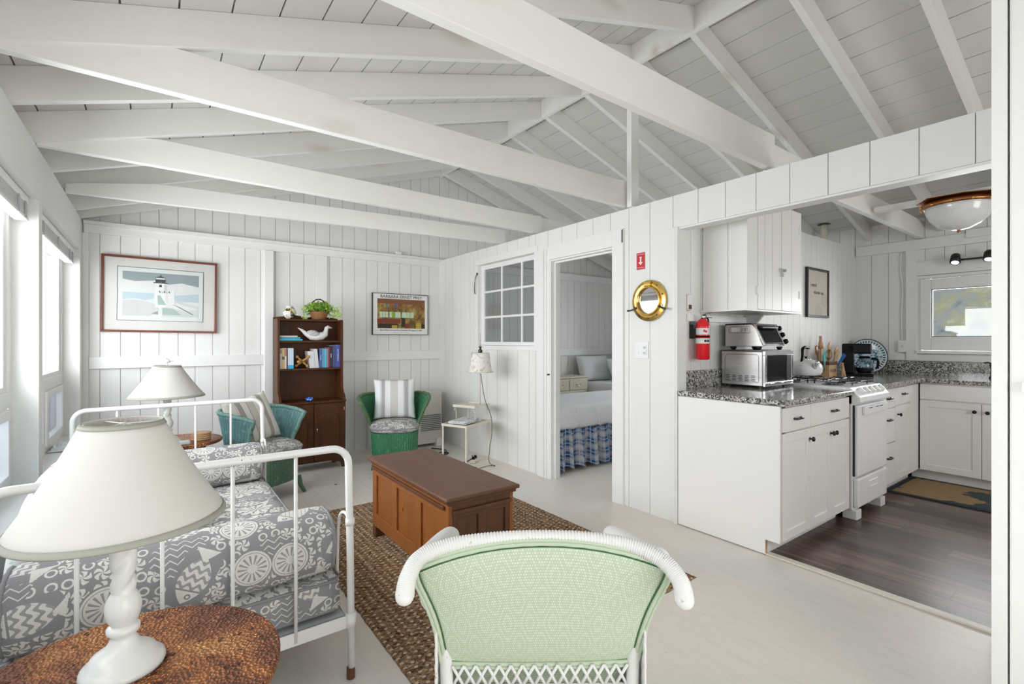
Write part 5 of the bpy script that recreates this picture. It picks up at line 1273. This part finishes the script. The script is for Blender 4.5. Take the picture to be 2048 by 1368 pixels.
# worktops
t = thing('worktop', 'speckled granite worktop holding the microwave, left of the range', 'worktop', (0, 0, 0))
MB().prism([(XP-.022, KF-.028), (3.928, KF-.028), (3.928, YK-.002), (3.005, YK-.002), (3.005, 2.011), (XP-.022, 2.011)], .886, .922, 'z').build('slab', 'granite', t, bevel=.008); MB().box(3.03, 3.928, YK-.022, YK-.002, .922, 1.05).build('backsplash', 'granite', t, bevel=.002)
t = thing('worktop', 'L-shaped speckled granite worktop carrying the coffee maker and sink', 'worktop', (0, 0, 0))
m2 = MB(); m2.prism([(4.535, KF-.005), (5.555, KF-.005), (5.568, KF-.018), (5.568, -.12), (XK-.052, -.12), (XK-.052, YK-.002), (4.535, YK-.002)], .886, .922, 'z'); m2.build('slab', 'granite', t, bevel=.006)
m2 = MB(); m2.box(4.535, XK-.052, YK-.022, YK-.002, .922, 1.05); m2.build('backsplash', 'granite', t); MB().box(XK-.074, XK-.052, -.12, YK-.024, .922, 1.058).build('backsplash', 'granite', t)
MB().box(5.72, 6.10, .30, .90, .9215, .9235).build('sink_rim', 'steel_brushed', t)
t = thing('faucet', 'dark bronze kitchen faucet on the sink worktop by the right wall end', 'faucet', (6.06, .945, .922))
MB().lathe([(.030, 0), (.030, .01), (.020, .02), (.018, .10), (.024, .11), (.026, .13), (.012, .135)], 20).build('body', 'black_iron', t, smooth=True)
MB().tube(spline([(0, 0, .09), (-.03, -.01, .16), (-.12, -.04, .19), (-.20, -.06, .15)], 6), .011, 10).build('spout', 'black_iron', t, smooth=True); MB().tube([(0, 0, .13), (.0, .035, .145), (0, .06, .14)], .007, 8).build('lever', 'black_iron', t, smooth=True)

# ---- range
t = thing('gas_range', 'narrow white gas range with black grates between the cabinets', 'range', (0, 0, 0))
gx0, gx1, gy = 3.937, 4.527, 1.29
MB().box(gx0, gx1, gy+.035, YK-.03, .075, .905).build('body', 'enamel_white', t, bevel=.004)
d = MB().box(gx0+.012, gx1-.006, gy, gy+.034, .312, .812).build('oven_door', 'enamel_white', t, bevel=.010)
MB().box(gx0+.06, gx1-.05, gy-.0012, gy, .40, .70).build('door_glass', 'enamel_white', d)
m2 = MB(); m2.prism([(gx0+.08, .742), (gx1-.06, .742), (gx1-.05, .80), (gx0+.07, .80)], gy-.020, gy-.0005, 'y'); m2.build('door_handle', 'enamel_white', d, bevel=.006)
for x_ in (gx0+.15, gx0+.28, gx0+.36): MB().box(x_, x_+.06, gy-.0215, gy-.0195, .785, .790).build('vent_slot', 'black_iron', d)
m2 = MB(); m2.box(gx0+.006, gx0+.011, gy+.022, gy+.034, .312, .812); m2.build('door_seal', 'black_iron', t)
d = MB().box(gx0+.012, gx1-.006, gy, gy+.034, .095, .298).build('bottom_drawer', 'enamel_white', t, bevel=.010)
m2 = MB(); frame_rect(m2, gx0+.21, gx0+.37, .205, .255, .008, gy-.006, gy+.001); m2.box(gx0+.218, gx0+.362, gy-.002, gy, .213, .247); m2.build('recessed_pull', 'trim_white', d, bevel=.002)
for x_ in (gx0+.01, gx1-.10): MB().box(x_, x_+.09, gy+.01, gy+.10, .006, .074).build('foot_block', 'enamel_white', t, bevel=.006)
m2 = MB(); m2.prism([(gy+.034, .815), (gy-.02, .835), (gy-.012, .87), (gy+.05, .935), (gy+.10, .935), (gy+.10, .815)], gx0, gx1, 'x'); pn = m2.build('control_panel', 'enamel_white', t, bevel=.006)
nrm = Vector((0, -.72, .69)).normalized()
for k in range(5):
    c = Vector((gx0+.10+k*.098, gy+.018, .903)); m2 = MB(); m2.tube([c-nrm*.003, c+nrm*.008, c+nrm*.020], [.030, .028, .024], 24); m2.bar(c+nrm*.021+Vector((-.0, .016, .016)), c+nrm*.021-Vector((0, .016, .016)), .009, .010, (1, 0, 0)); m2.build('control_knob', 'enamel_white', t, smooth=False, bevel=.001)
ct = MB().box(gx0-.004, gx1+.004, gy+.08, YK-.03, .905, .936).build('cooktop', 'enamel_white', t, bevel=.006)
for bx_ in (gx0+.15, gx1-.15):
    for by_ in (1.50, 1.80):
        MB().lathe([(.075, 0), (.07, .004), (.04, .004), (.04, .012), (.0001, .014)], 24, (bx_, by_, .936), capt=False).build('burner', 'steel_dark', t)
        m2 = MB()
        m2.tube([(bx_-.125, by_-.125, .962), (bx_+.125, by_-.125, .962), (bx_+.125, by_+.125, .962), (bx_-.125, by_+.125, .962)], .0045, 6, closed=True)
        for k in range(4):
            a = PI/2*k; c_, s_ = math.cos(a), math.sin(a); m2.tube([(bx_+c_*.125, by_+s_*.125, .938), (bx_+c_*.125, by_+s_*.125, .966), (bx_+c_*.10, by_+s_*.10, .974), (bx_+c_*.035, by_+s_*.035, .974)], .0052, 6)
        m2.build('grate', 'black_iron', t)
MB().box(gx0+.004, gx1-.004, YK-.075, YK-.03, .936, .985).build('back_ledge', 'enamel_white', t, bevel=.004)

# ---- upper cabinet
t = thing('upper_cabinet', 'white board upper cabinet hanging above the microwave', 'cabinet', (0, 0, 0))
ux0, ux1, uy, uz0, uz1 = 3.268, 4.087, 1.72, 1.485, 2.262
m2 = MB(); board_panel(m2, 'x', ux0, ux0+.02, [uy, 1.86, YK-.002], uz0, uz1, gap=.005, core=.006); m2.build('side_panel', 'cabinet_white', t)
m2 = MB(); m2.box(ux0+.02, ux1, uy+.02, YK-.002, uz0, uz1); m2.build('carcass', 'cabinet_white', t)
m2 = MB(); m2.box(ux0-.03, ux1+.0, uy-.002, YK-.002, uz0-.012, uz0); m2.build('bottom_board', 'cabinet_white', t)
for a, b in ((ux0+.0, 3.50), (3.503, 3.625), (3.628, 3.755), (3.758, ux1)):
    pass
d1 = MB(); board_panel(d1, 'y', uy, uy+.018, [3.41, 3.51, 3.62, 3.76], uz0+.004, uz1, gap=.005, core=.006); d1 = d1.build('door', 'cabinet_white', t)
d2 = MB(); board_panel(d2, 'y', uy, uy+.018, [3.763, 3.92, ux1-.0], uz0+.004, uz1, gap=.005, core=.006); d2 = d2.build('door', 'cabinet_white', t)
m2 = MB(); m2.box(ux0+.0015, 3.407, uy+.001, uy+.019, uz0+.001, uz1-.001); m2.build('face_stile', 'cabinet_white', t)
for d_, x_, zz in ((d1, 3.405, (1.62, )), (d2, 4.06, (1.62, 2.12))):
    for z_ in zz: MB().box(x_-.014, x_+.014, uy-.005, uy+.001, z_-.03, z_+.03).build('hinge', 'trim_white', d_, bevel=.002)
m2 = MB(); m2.box(3.725, 3.765, uy-.012, uy, 1.775, 1.80); m2.ball((3.78, uy-.014, 1.787), .013, 6); m2.box(3.745, 3.775, uy-.009, uy, 1.74, 1.77); m2.build('latch', 'chrome', d1, bevel=.002)
m2 = MB(); m2.box(3.05, 4.05, YK-.020, YK-.002, 1.405, 1.455); t2 = m2.build('wall_cleat', 'trim_white', bevel=.002); tag(t2, 'white batten on the wall under the upper cabinet', 'batten')
m2 = MB(); m2.prism([(YK-.003, 1.472), (YK-.003, 1.34), (YK-.03, 1.345), (YK-.10, 1.40), (YK-.16, 1.472)], 3.86, 3.885, 'x'); t2 = m2.build('shelf_bracket', 'trim_white', bevel=.002); tag(t2, 'curved white bracket under the upper cabinet bottom', 'bracket')

# ---- appliances
mwx0, mwx1, mwy0, mwy1 = 3.474, 3.905, 1.700, 2.030
t = thing('microwave_oven', 'stainless microwave with vented side and dark glass door on the worktop', 'microwave', (0, 0, 0))
b = MB().box(mwx0, mwx1, mwy0+.02, mwy1, .937, 1.188).build('casing', 'steel_brushed', t, bevel=.006)
MB().box(mwx0-.001, mwx1+.001, mwy0+.019, mwy1, 1.189, 1.196).build('top_cover', 'steel_dark', t)
m2 = MB(); frame_rect(m2, mwx0+.0, mwx1, .937, 1.19, .03, mwy0, mwy0+.019); m2.build('door_frame', 'chrome', t, bevel=.003)
MB().box(mwx0+.03, mwx1-.10, mwy0+.004, mwy0+.018, .967, 1.16).build('door_glass', 'black_plastic', t); MB().box(mwx1-.10, mwx1-.03, mwy0+.002, mwy0+.018, .967, 1.16).build('control_panel', 'steel_dark', t)
m2 = MB(); m2.tube([(mwx0+.02, mwy0-.001, .955), (mwx0+.02, mwy0-.02, .962), (mwx1-.08, mwy0-.02, .962), (mwx1-.08, mwy0-.001, .955)], .007, 8); m2.build('door_handle', 'chrome', t, smooth=True)
for k in range(5):
    m2 = MB()
    for j in range(4): y_ = mwy0+.065+k*.048; z_ = .972+j*.0115; m2.prism([(y_, z_), (y_+.036, z_), (y_+.033, z_+.005), (y_+.012, z_+.0058)], mwx0-.0012, mwx0+.001, 'x')
    o = m2.build('vent_slots', 'steel_dark', b); o['kind'] = 'stuff'
m2 = MB()
rr = [(mwy0+.05, .965), (mwy1-.045, .965), (mwy1-.03, .98), (mwy1-.03, 1.14), (mwy1-.05, 1.165), (mwy0+.06, 1.165), (mwy0+.045, 1.15), (mwy0+.045, .975)]
m2.tube([(mwx0-.0005, y_, z_) for y_, z_ in rr], .0016, 6, closed=True); m2.build('embossed_line', 'steel_dark', b)
for x_, y_ in ((mwx0+.03, mwy0+.05), (mwx1-.04, mwy0+.05), (mwx0+.03, mwy1-.04), (mwx1-.04, mwy1-.04)): MB().cyl((x_, y_, .9225), (x_, y_, .938), .012).build('foot', 'black_iron', t)
t = thing('toaster_oven', 'stainless toaster oven with black knobs standing on the microwave', 'toaster oven', (0, 0, 0))
ty0, ty1, tx0, tx1, tz = 1.725, 2.015, 3.50, 3.885, 1.1965
m2 = MB(); m2.prism([(ty0, tz+.025), (ty1, tz+.025), (ty1, tz+.175), (ty1-.02, tz+.19), (ty0+.085, tz+.19), (ty0+.055, tz+.16), (ty0+.015, tz+.06)], tx0, tx1, 'x'); b = m2.build('casing', 'steel_brushed', t, bevel=.004)
MB().box(tx0-.001, tx1+.001, ty0+.085, ty1, tz+.186, tz+.195).build('top_cover', 'black_plastic', t, bevel=.003)
def slant(mb, x0, x1, f0, f1, out): 
    a = Vector((0, ty0, tz+.03)); b_ = Vector((0, ty0+.075, tz+.185)); n_ = Vector((0, -(b_.z-a.z), (b_.y-a.y))).normalized(); p, q = a+(b_-a)*f0, a+(b_-a)*f1
    vs = [mb.bm.verts.new((x_, pt.y+n_.y*o_, pt.z+n_.z*o_)) for o_ in (0, out) for x_ in (x0, x1) for pt in (p, q)]
    for f_ in ((0, 1, 3, 2), (4, 6, 7, 5), (0, 4, 5, 1), (2, 3, 7, 6), (0, 2, 6, 4), (1, 5, 7, 3)): mb.bm.faces.new([vs[i] for i in f_])
    return mb, n_, a, b_
slant(MB(), tx0+.02, tx1-.095, .1, .92, .012)[0].build('glass_door', 'black_plastic', t, bevel=.003)
mb, n_, a_, b_ = slant(MB(), tx0+.0, tx0+.018, .0, 1, .014); mb.build('door_edge', 'chrome', t, bevel=.003); slant(MB(), tx1-.093, tx1-.080, .0, 1, .014)[0].build('door_edge', 'chrome', t, bevel=.002)
m2 = MB(); c = a_+(b_-a_)*.9; m2.box(tx0+.03, tx1-.11, c.y-.045, c.y-.015, c.z-.012, c.z+.004); m2.build('door_handle', 'black_plastic', t, bevel=.004)
for f in (.18, .5, .82):
    c = a_+(b_-a_)*f+Vector((tx1-.04, 0, 0)); m2 = MB(); m2.tube([c, c+n_*.012, c+n_*.026], [.020, .019, .015], 16); m2.build('control_knob', 'black_plastic', t, smooth=True)
m2 = MB()
for k in range(12): y_ = ty0+.115+k*.0105; m2.box(tx0-.0015, tx0+.001, y_, y_+.005, tz+.135, tz+.165)
o = m2.build('vent_slots', 'chrome', b); o['kind'] = 'stuff'
m2 = MB(); m2.tube([(tx0-.0005, y_, z_) for y_, z_ in ((ty0+.10, tz+.127), (ty0+.25, tz+.127), (ty0+.257, tz+.135), (ty0+.257, tz+.165), (ty0+.25, tz+.173), (ty0+.10, tz+.173))], .0015, 6, closed=True); m2.build('embossed_line', 'steel_dark', b)
for x_, y_ in ((tx0+.03, ty0+.05), (tx1-.04, ty0+.05), (tx0+.03, ty1-.05), (tx1-.04, ty1-.05)): MB().lathe([(.012, 0), (.02, .012), (.022, .025)], 12, (x_, y_, tz)).build('foot', 'black_iron', t)

t = thing('kettle', 'round white enamel kettle with black handle on the gas range', 'kettle', (4.36, 1.80, .978))
MB().lathe([(.085, 0), (.105, .008), (.118, .035), (.120, .06), (.110, .095), (.085, .118), (.045, .130), (.040, .131)], 40).build('body', 'enamel_white', t, smooth=True)
MB().lathe([(.042, .130), (.030, .140), (.008, .144)], 24, capt=False).build('lid', 'chrome', t, smooth=True)
m2 = MB(); m2.tube([(0, 0, .143), (0, 0, .155)], [.008, .013], 10); m2.build('lid_knob', 'black_plastic', t)
m2 = MB(); m2.tube(spline([(-.085, 0, .10), (-.065, 0, .16), (-.06, 0, .215), (-.02, 0, .232), (.045, 0, .225)], 5), [.010]*9+[.012]*12, 10); m2.build('handle', 'black_plastic', t, smooth=True)
m2 = MB(); m2.tube([(-.06, -.085, .07), (-.085, -.115, .105), (-.09, -.125, .12)], [.022, .015, .014], 14); m2.build('spout', 'chrome', t, smooth=True)

t = thing('utensil_crock', 'wooden utensil box lettered FLOUR beside the kettle', 'crock', (5.07, 1.93, .9225))
m2 = MB(); frame_rect(m2, -.085, .085, -.07, .07, .008, 0, .125)
m2 = MB(); m2.box(-.085, .085, -.07, -.060, 0, .135); m2.box(-.085, .085, .060, .07, 0, .135); m2.box(-.085, -.075, -.06, .06, 0, .135); m2.box(.075, .085, -.06, .06, 0, .135); m2.box(-.075, .075, -.06, .06, 0, .01); m2.build('box', 'light_wood', t, bevel=.002)
m2 = MB(); m2.box(-.087, .087, -.073, .073, .115, .150); m2.box(-.078, .078, -.062, .062, .10, .1502); m2.build('rim_band', 'chest_wood_dark', t, bevel=.002)
text('FLOUR', .042, 'ink', t, (0, -.0708, .062), (PI/2, 0, 0))
UT = (5.07, 1.93, .9225)
def utensil(name, label, mat, dx_, dy_, tx_, ty_, L, head, hm=None):
    """stick rising from the crock; head drawn in local frame at the top"""
    tt = thing(name, label, 'utensil', (UT[0]+dx_, UT[1]+dy_, UT[2]+.015), 0, 'utensils in the wooden box')
    top = Vector((tx_, ty_, L)); m2 = MB(); m2.tube([(0, 0, 0), top*.6, top], [.006, .006, .007], 8)
    m2.build('handle', mat, tt, smooth=True); m2 = MB(); d_ = top.normalized()
    if head == 'spoon': m2.ball((0, 0, 0), .036, 8, (1, .28, 1.35)); m2.xf(Matrix.Translation(top+d_*.035) @ Vector((0, 0, 1)).rotation_difference(d_).to_matrix().to_4x4())
    elif head == 'turner': m2.prism([(-.02, -.01), (.02, -.01), (.034, .085), (-.034, .075)], -.004, .004, 'y'); m2.xf(Matrix.Translation(top) @ Vector((0, 0, 1)).rotation_difference(d_).to_matrix().to_4x4())
    elif head == 'pin': m2.tube([(0, 0, -.05), (0, 0, .0), (0, 0, .03), (0, 0, .07)], [.022, .020, .012, .012], 14); m2.xf(Matrix.Translation(top) @ Vector((0, 0, 1)).rotation_difference(d_).to_matrix().to_4x4())
    elif head == 'whisk':
        for k in range(6):
            a = PI*k/6; m2.tube(spline([(0, 0, -.02), (.03*math.cos(a), .03*math.sin(a), .04), (0, 0, .09), (-.03*math.cos(a), -.03*math.sin(a), .04), (0, 0, -.02)], 5), .0016, 5)
        m2.xf(Matrix.Translation(top) @ Vector((0, 0, 1)).rotation_difference(d_).to_matrix().to_4x4())
    m2.build('head', hm or mat, tt, smooth=head != 'turner')
utensil('rolling_pin', 'wooden rolling pin standing tallest in the utensil box', 'light_wood', -.02, .02, -.015, .0, .30, 'pin')
utensil('wooden_spoon', 'large wooden spoon leaning right in the utensil box', 'light_wood', .03, 0, .045, -.01, .235, 'spoon')
utensil('wooden_spoon', 'smaller wooden spoon farther right in the utensil box', 'light_wood', .045, -.02, .085, -.02, .19, 'spoon')
utensil('wooden_spoon', 'wooden spoon leaning left behind the whisk', 'chest_wood', -.045, .02, -.035, .01, .20, 'spoon')
utensil('whisk', 'wire whisk in the middle of the utensil box', 'light_wood', 0, -.02, .005, -.01, .155, 'whisk', 'copper_dark')
utensil('wooden_turner', 'wooden slotted turner at the front of the utensil box', 'light_wood', .02, -.04, .03, -.03, .15, 'turner')
plain('teal_silicone', (.12, .50, .45), .35); plain('blue_speckle', (.02, .10, .32), .3)
utensil('spatula', 'teal silicone spatula curving left out of the utensil box', 'teal_silicone', -.05, -.02, -.11, -.04, .15, 'turner')
utensil('blue_spatula', 'blue speckled spatula leaning right over the box edge', 'blue_speckle', .06, -.04, .055, -.05, .13, 'turner')
t = thing('wooden_clamp', 'pair of wooden tongs clipped in front of the utensil box', 'tongs', (5.17, 1.81, .9225))
m2 = MB(); m2.bar((-.02, 0, .002), (.015, .01, .135), .012, .02); m2.build('tong_arm', 'light_wood', t, bevel=.002)
m2 = MB(); m2.bar((.035, 0, .002), (.0, .012, .135), .012, .02); m2.build('tong_arm', 'light_wood', t, bevel=.002)

t = thing('coffee_maker', 'black drip coffee maker with glass carafe in the kitchen corner', 'coffee maker', (5.50, 1.80, .9225), R(-72))
MB().box(-.13, .12, -.09, .09, 0, .025).build('base', 'black_plastic', t, bevel=.008); MB().box(-.13, -.03, -.09, .09, .025, .30).build('reservoir', 'black_plastic', t, bevel=.008); MB().box(-.13, .105, -.09, .09, .215, .312).build('brew_head', 'black_plastic', t, bevel=.012)
cf = MB().lathe([(.055, .027), (.068, .04), (.070, .10), (.060, .15), (.045, .175)], 28, (.05, 0, 0), capt=False).build('carafe', 'tint_glass', t, smooth=True, solid=.002)
MB().lathe([(.052, .030), (.064, .042), (.066, .08), (.0001, .08)], 28, (.05, 0, 0), capt=False).build('coffee', 'black_plastic', cf, smooth=True)
MB().lathe([(.046, .172), (.048, .185), (.03, .192)], 24, (.05, 0, 0)).build('carafe_lid', 'black_plastic', cf)
MB().tube(spline([(.10, -.01, .17), (.145, -.015, .165), (.155, -.015, .13), (.145, -.015, .075)], 5), .011, 10).build('carafe_handle', 'black_plastic', cf, smooth=True)
# plate
m = Mat('plate_glaze', (.3, .4, .5), .15); v = m.coord('Object'); px, py, pz = m.sep(v); r = (px*px+pz*pz).sqrt(); a = pz.at2(px)
c = m.mix(((a*14).sin()*.010+r-.075).abs().lt(.012), (.52, .62, .66), (.05, .12, .20)); c = m.mix((a*36).sin().gt(0)*r.gt(.135)*r.lt(.158), c, (.04, .07, .10)); c = m.mix((m.noise(v, 45, 2).gt(.56))*r.lt(.13), c, (.10, .22, .32)); c = m.mix(r.gt(.170), c, (.05, .06, .06)); M['plate_glaze'] = m.m; m.set('Base Color', c)
o = MB().lathe([(.09, -.004), (.12, 0), (.178, .016), (.180, .020), (.176, .021), (.118, .005), (.0001, .003)], 56, capt=False).xf(Matrix.Rotation(R(90), 4, 'X')).build('decorative_plate', 'plate_glaze', smooth=True)
o.location = (6.02, 1.885, 1.103); o.rotation_euler = (R(-12), 0, R(-48)); tag(o, 'blue and white patterned platter leaning in the kitchen corner', 'plate')
# left-wall picture
t = thing('framed_quote', 'black framed sand-coloured print with small words on the kitchen wall', 'picture', (5.214, YK-.002, 1.727))
w2, h2 = .243, .238
frame_rect(MB(), -w2, w2, -h2, h2, .022, -.024, 0).build('frame', 'black_frame', t, bevel=.002)
m = Mat('sand_paper', (.5, .45, .38), .8); v = m.coord('Object'); px, py, pz = m.sep(v); r = ((px-.14)*(px-.14)+(pz+.07)*(pz+.07)).sqrt(); r2 = ((px-.02)*(px-.02)+(pz+.20)*(pz+.20)).sqrt()
c = m.mix((r*420).sin().gt(.7)*r.lt(.075), (.54, .49, .42), (.30, .29, .27)); c = m.mix((r2*420).sin().gt(.7)*r2.lt(.09), c, (.30, .29, .27)); M['sand_paper'] = m.m; m.set('Base Color', c)
MB().box(-w2+.015, w2-.015, -.014, -.006, -h2+.015, h2-.015).build('print', 'sand_paper', t)
text('i need', .056, 'ink', t, (-.10, -.0148, .075), (PI/2, 0, 0)); text('vitamin sea', .050, 'ink', t, (.015, -.0148, .005), (PI/2, 0, 0))

# ---- fire extinguisher, thermostat
t = thing('fire_extinguisher', 'red fire extinguisher hanging on the wall at the kitchen entrance', 'fire extinguisher', (3.155, 1.985, 1.13))
MB().lathe([(.040, 0), (.047, .006), (.047, .235), (.042, .262), (.026, .285), (.018, .292)], 32).build('cylinder', 'red_paint', t, smooth=True)
for z0, z1 in ((.115, .152), (.178, .225)): part(MB().lathe([(.0474, z0), (.0474, z1)], 32, capb=False, capt=False).build('label_band', 'grey_label', t, smooth=True), 'pale printed label')
for k, (a, z_) in enumerate(((250, .134), (232, .134), (268, .134), (225, .205), (240, .20))): 
    a = R(a); MB().box(-.006, .006, -.0482, -.0476, -.008, .008, Matrix.Rotation(a+PI/2, 4, 'Z') @ Matrix.Translation((0, 0, z_))).build('pictogram', 'black_plastic' if k < 3 else 'red_sign', t)
MB().lathe([(.0485, .158), (.0485, .170)], 32, capb=False, capt=False).build('strap', 'black_plastic', t, smooth=True, solid=.002)
m2 = MB(); m2.cyl((0, 0, .288), (0, 0, .318), .014); m2.tube([(0, -.02, .305), (0, .0, .305)], .018, 14); m2.build('valve', 'chrome', t, smooth=True)
m2 = MB(); m2.bar((-.03, -.02, .318), (.06, -.03, .338), .016, .004); m2.bar((.0, -.015, .300), (.06, -.03, .300), .014, .004); m2.build('lever_handle', 'steel_dark', t, bevel=.001)
MB().tube(spline([(.016, 0, .305), (.05, -.01, .29), (.058, -.01, .24), (.05, -.012, .19)], 6), .0055, 8).build('hose', 'black_plastic', t, smooth=True)
m2 = MB(); m2.box(-.052, -.047, .045, .072, .16, .25); m2.box(-.05, .03, .068, .074, .15, .27); m2.build('wall_bracket', 'black_iron', t)
t = thing('thermostat', 'small ivory thermostat box on the wall beside the extinguisher', 'thermostat', (3.05, YK-.001, 1.54))
MB().box(-.050, .046, -.012, 0, -.062, .058).build('back_plate', 'ivory_plastic', t, bevel=.003); MB().box(-.020, .040, -.034, -.012, -.055, .050).build('cover', 'trim_white', t, bevel=.004); MB().box(-.005, .030, -.0352, -.034, -.050, -.020).build('dial_window', 'bronze_dark', t)
# ---- lights of the kitchen
t = thing('bowl_ceiling_lamp', 'white glass bowl ceiling lamp with riveted copper ring in the kitchen', 'ceiling lamp', (4.76, .925, 2.308))
m2 = MB(); m2.lathe([(.19, -.055), (.212, -.060), (.222, -.048), (.215, -.030), (.18, -.010)], 56, capb=False, capt=True); m2.build('copper_ring', 'copper_dark', t, smooth=True)
m2 = MB(); m2.prism([(.24*math.cos(2*PI*i/8+.3)*(1+.12*(i % 2)), .24*math.sin(2*PI*i/8+.3)*(1+.12*(i % 2))) for i in range(8)], -.010, -.006, 'z'); m2.build('backing_plate', 'copper_dark', t)
m = Mat('alabaster', (.74, .74, .75), .12); v = m.coord('Object'); m.set('Base Color', m.mix(m.noise(v, 8, 3, .5, 1), (.66, .66, .67), (.80, .80, .80))); M['alabaster'] = m.m
MB().lathe([(.010, -.232), (.06, -.224), (.12, -.195), (.165, -.145), (.188, -.09), (.192, -.055)], 56, capt=False).build('glass_bowl', 'alabaster', t, smooth=True)
MB().ball((0, 0, -.238), .012, 8).build('finial', 'copper_dark', t, smooth=True)
for k in range(12): a = 2*PI*k/12; MB().ball((.222*math.cos(a), .222*math.sin(a), -.048), .010, 6).build('rivet', 'brass', t, smooth=True)
t = thing('track_light', 'black two-headed spotlight bar above the kitchen window', 'track light', (XK-.031, 1.09, 2.035))
MB().box(-.02, .0, -.22, .13, -.008, .008).build('bar', 'black_iron', t, bevel=.003)
for y_ in (.125, -.105):
    s_ = MB(); s_.tube([(-.02, y_, .0), (-.06, y_, -.005)], .012, 10); s_.tube([(-.03, y_+.01, .045), (-.055, y_, .035), (-.10, y_-.005, -.03)], [.012, .035, .040], 24); s_ = s_.build('spot_head', 'black_iron', t, smooth=True)
    MB().cyl((-.1005, y_-.005, -.031), (-.1025, y_-.005, -.034), .030, None, 20).build('bulb', 'chrome', s_)
t = thing('wall_outlet', 'white outlet box on the kitchen far wall above the backsplash', 'outlet', (XK-.001, 1.64, 1.205)); MB().box(-.03, 0, -.035, .035, -.06, .06).build('cover_plate', 'trim_white', t, bevel=.003); MB().box(-.032, -.03, -.008, .008, -.012, .012).build('socket', 'cream_metal', t)
o = MB().tube(spline([(XK-.012, 1.645, 1.27), (XK-.012, 1.65, 1.5), (XK-.014, 1.64, 1.8), (XK-.012, 1.66, 2.0), (XK-.012, 1.65, 2.17)], 6), .005, 6).build('conduit_cable', 'trim_white', smooth=True); tag(o, 'white painted cable running up the kitchen far wall', 'cable')
t = thing('kitchen_mat', 'tan and slate patterned kitchen mat in front of the sink cabinet', 'rug', (0, 0, 0))
MB().box(4.915, 5.62, .30, 1.42, .0065, .014).build('border', 'mat_edge', t); MB().box(4.955, 5.58, .34, 1.38, .0142, .0155).build('field', 'kitchen_mat', t)

# ================================================================ BEDROOM
t = thing('bed', 'white made bed with blue plaid skirt just inside the bedroom doorway', 'bed', (0, 0, 0))
BX0, BX1, BY0, BY1 = 3.065, 4.95, 3.44, 4.38
softbox(BX0, BX1, BY0, BY1, .37, .625, .10, 'bedspread', 'white_cloth', t, .015)
for x_ in (3.35, 3.62, 3.9, 4.2, 4.5):
    m2 = MB(); m2.tube([(x_-.02, BY0+.02, .60), (x_, BY0-.004, .52), (x_+.005, BY0-.006, .42)], .006, 6); m2.build('gathered_tuck', 'white_cloth', t, smooth=True)
def sk(u, v_):
    Lx = BX1-BX0; s_ = u*(Lx+.9); z = .40-.365*v_; w_ = .012+.028*v_; wv = w_*math.sin(s_*44+1.6*math.sin(s_*7))
    if s_ < .9: return (BX0-.0+wv-.01*v_, BY0+.9-s_, z+.01*math.sin(s_*44))
    return (BX0+(s_-.9), BY0+.01+wv-.015*v_, z+.012*math.sin(s_*44))
m2 = MB(); m2.grid(sk, 420, 10, uvs=(2.9, .37)); part(m2.build('bed_skirt', 'plaid', t, smooth=True), 'gathered blue and grey plaid skirt')
MB().box(BX0+.05, BX1-.05, BY0+.08, BY1-.02, .03, .37).build('box_spring', 'screen_grey', t)
t = thing('dresser', 'cream painted dresser with brass pulls between the bedroom beds', 'dresser', (0, 0, 0))
QX0, QX1, QY0 = 4.40, 5.15, 5.09
MB().box(QX0, QX1, QY0+.02, YB-.055, .0, .72).build('carcass', 'cream_paint', t, bevel=.004); MB().box(QX0-.02, QX1+.02, QY0, YB-.052, .72, .742).build('top', 'cream_paint', t, bevel=.004)
for z0, z1, cols in ((.55, .70, 2), (.37, .53, 1), (.18, .35, 1)):
    w_ = (QX1-QX0-.06)/cols
    for k in range(cols):
        a = QX0+.03+k*w_; d = MB().box(a+.008, a+w_-.008, QY0+.006, QY0+.02, z0, z1).build('drawer', 'cream_paint', t, bevel=.004)
        for xc in ((a+w_/2,) if cols == 2 else (a+.14, a+w_-.14)):
            MB().tube(spline([(xc-.045, QY0+.004, z0+.085), (xc-.03, QY0-.012, z0+.065), (xc, QY0-.016, z0+.058), (xc+.03, QY0-.012, z0+.065), (xc+.045, QY0+.004, z0+.085)], 4), .004, 6).build('bail_pull', 'brass', d, smooth=True)
t = thing('bed', 'second white bed with plump pillows beyond the dresser', 'bed', (0, 0, 0))
softbox(5.20, 6.15, 3.70, 5.42, .36, .64, .07, 'mattress', 'white_cloth', t, .01); MB().box(5.24, 6.12, 3.75, 5.40, .0, .37).build('base', 'white_cloth', t)
for k, (x_, y_, z_, rx_, lab) in enumerate(((5.52, 5.34, .83, -20, 'white pillow leaning at the left head of the second bed'), (5.84, 4.98, .80, -28, 'plump white pillow in front on the second bed'))):
    o = cushion('bed_pillow', lab, 'white_cloth', .62, .42, .20, (x_, y_, z_), (R(rx_), 0, R(-6)))
t = thing('bedside_lamp', 'dark lamp with orange shade on the cream bedroom dresser', 'lamp', (4.56, 5.28, .742))
plain('orange_shade', (.50, .22, .10), .7); MB().lathe([(.075, .34), (.045, .46)], 28, capb=False, capt=False).build('lamp_shade', 'orange_shade', t, smooth=True, solid=.002)
m2 = MB(); m2.lathe([(.06, 0), (.06, .02), (.02, .03), (.012, .10), (.012, .36)], 20); m2.build('base', 'chest_wood_dark', t)
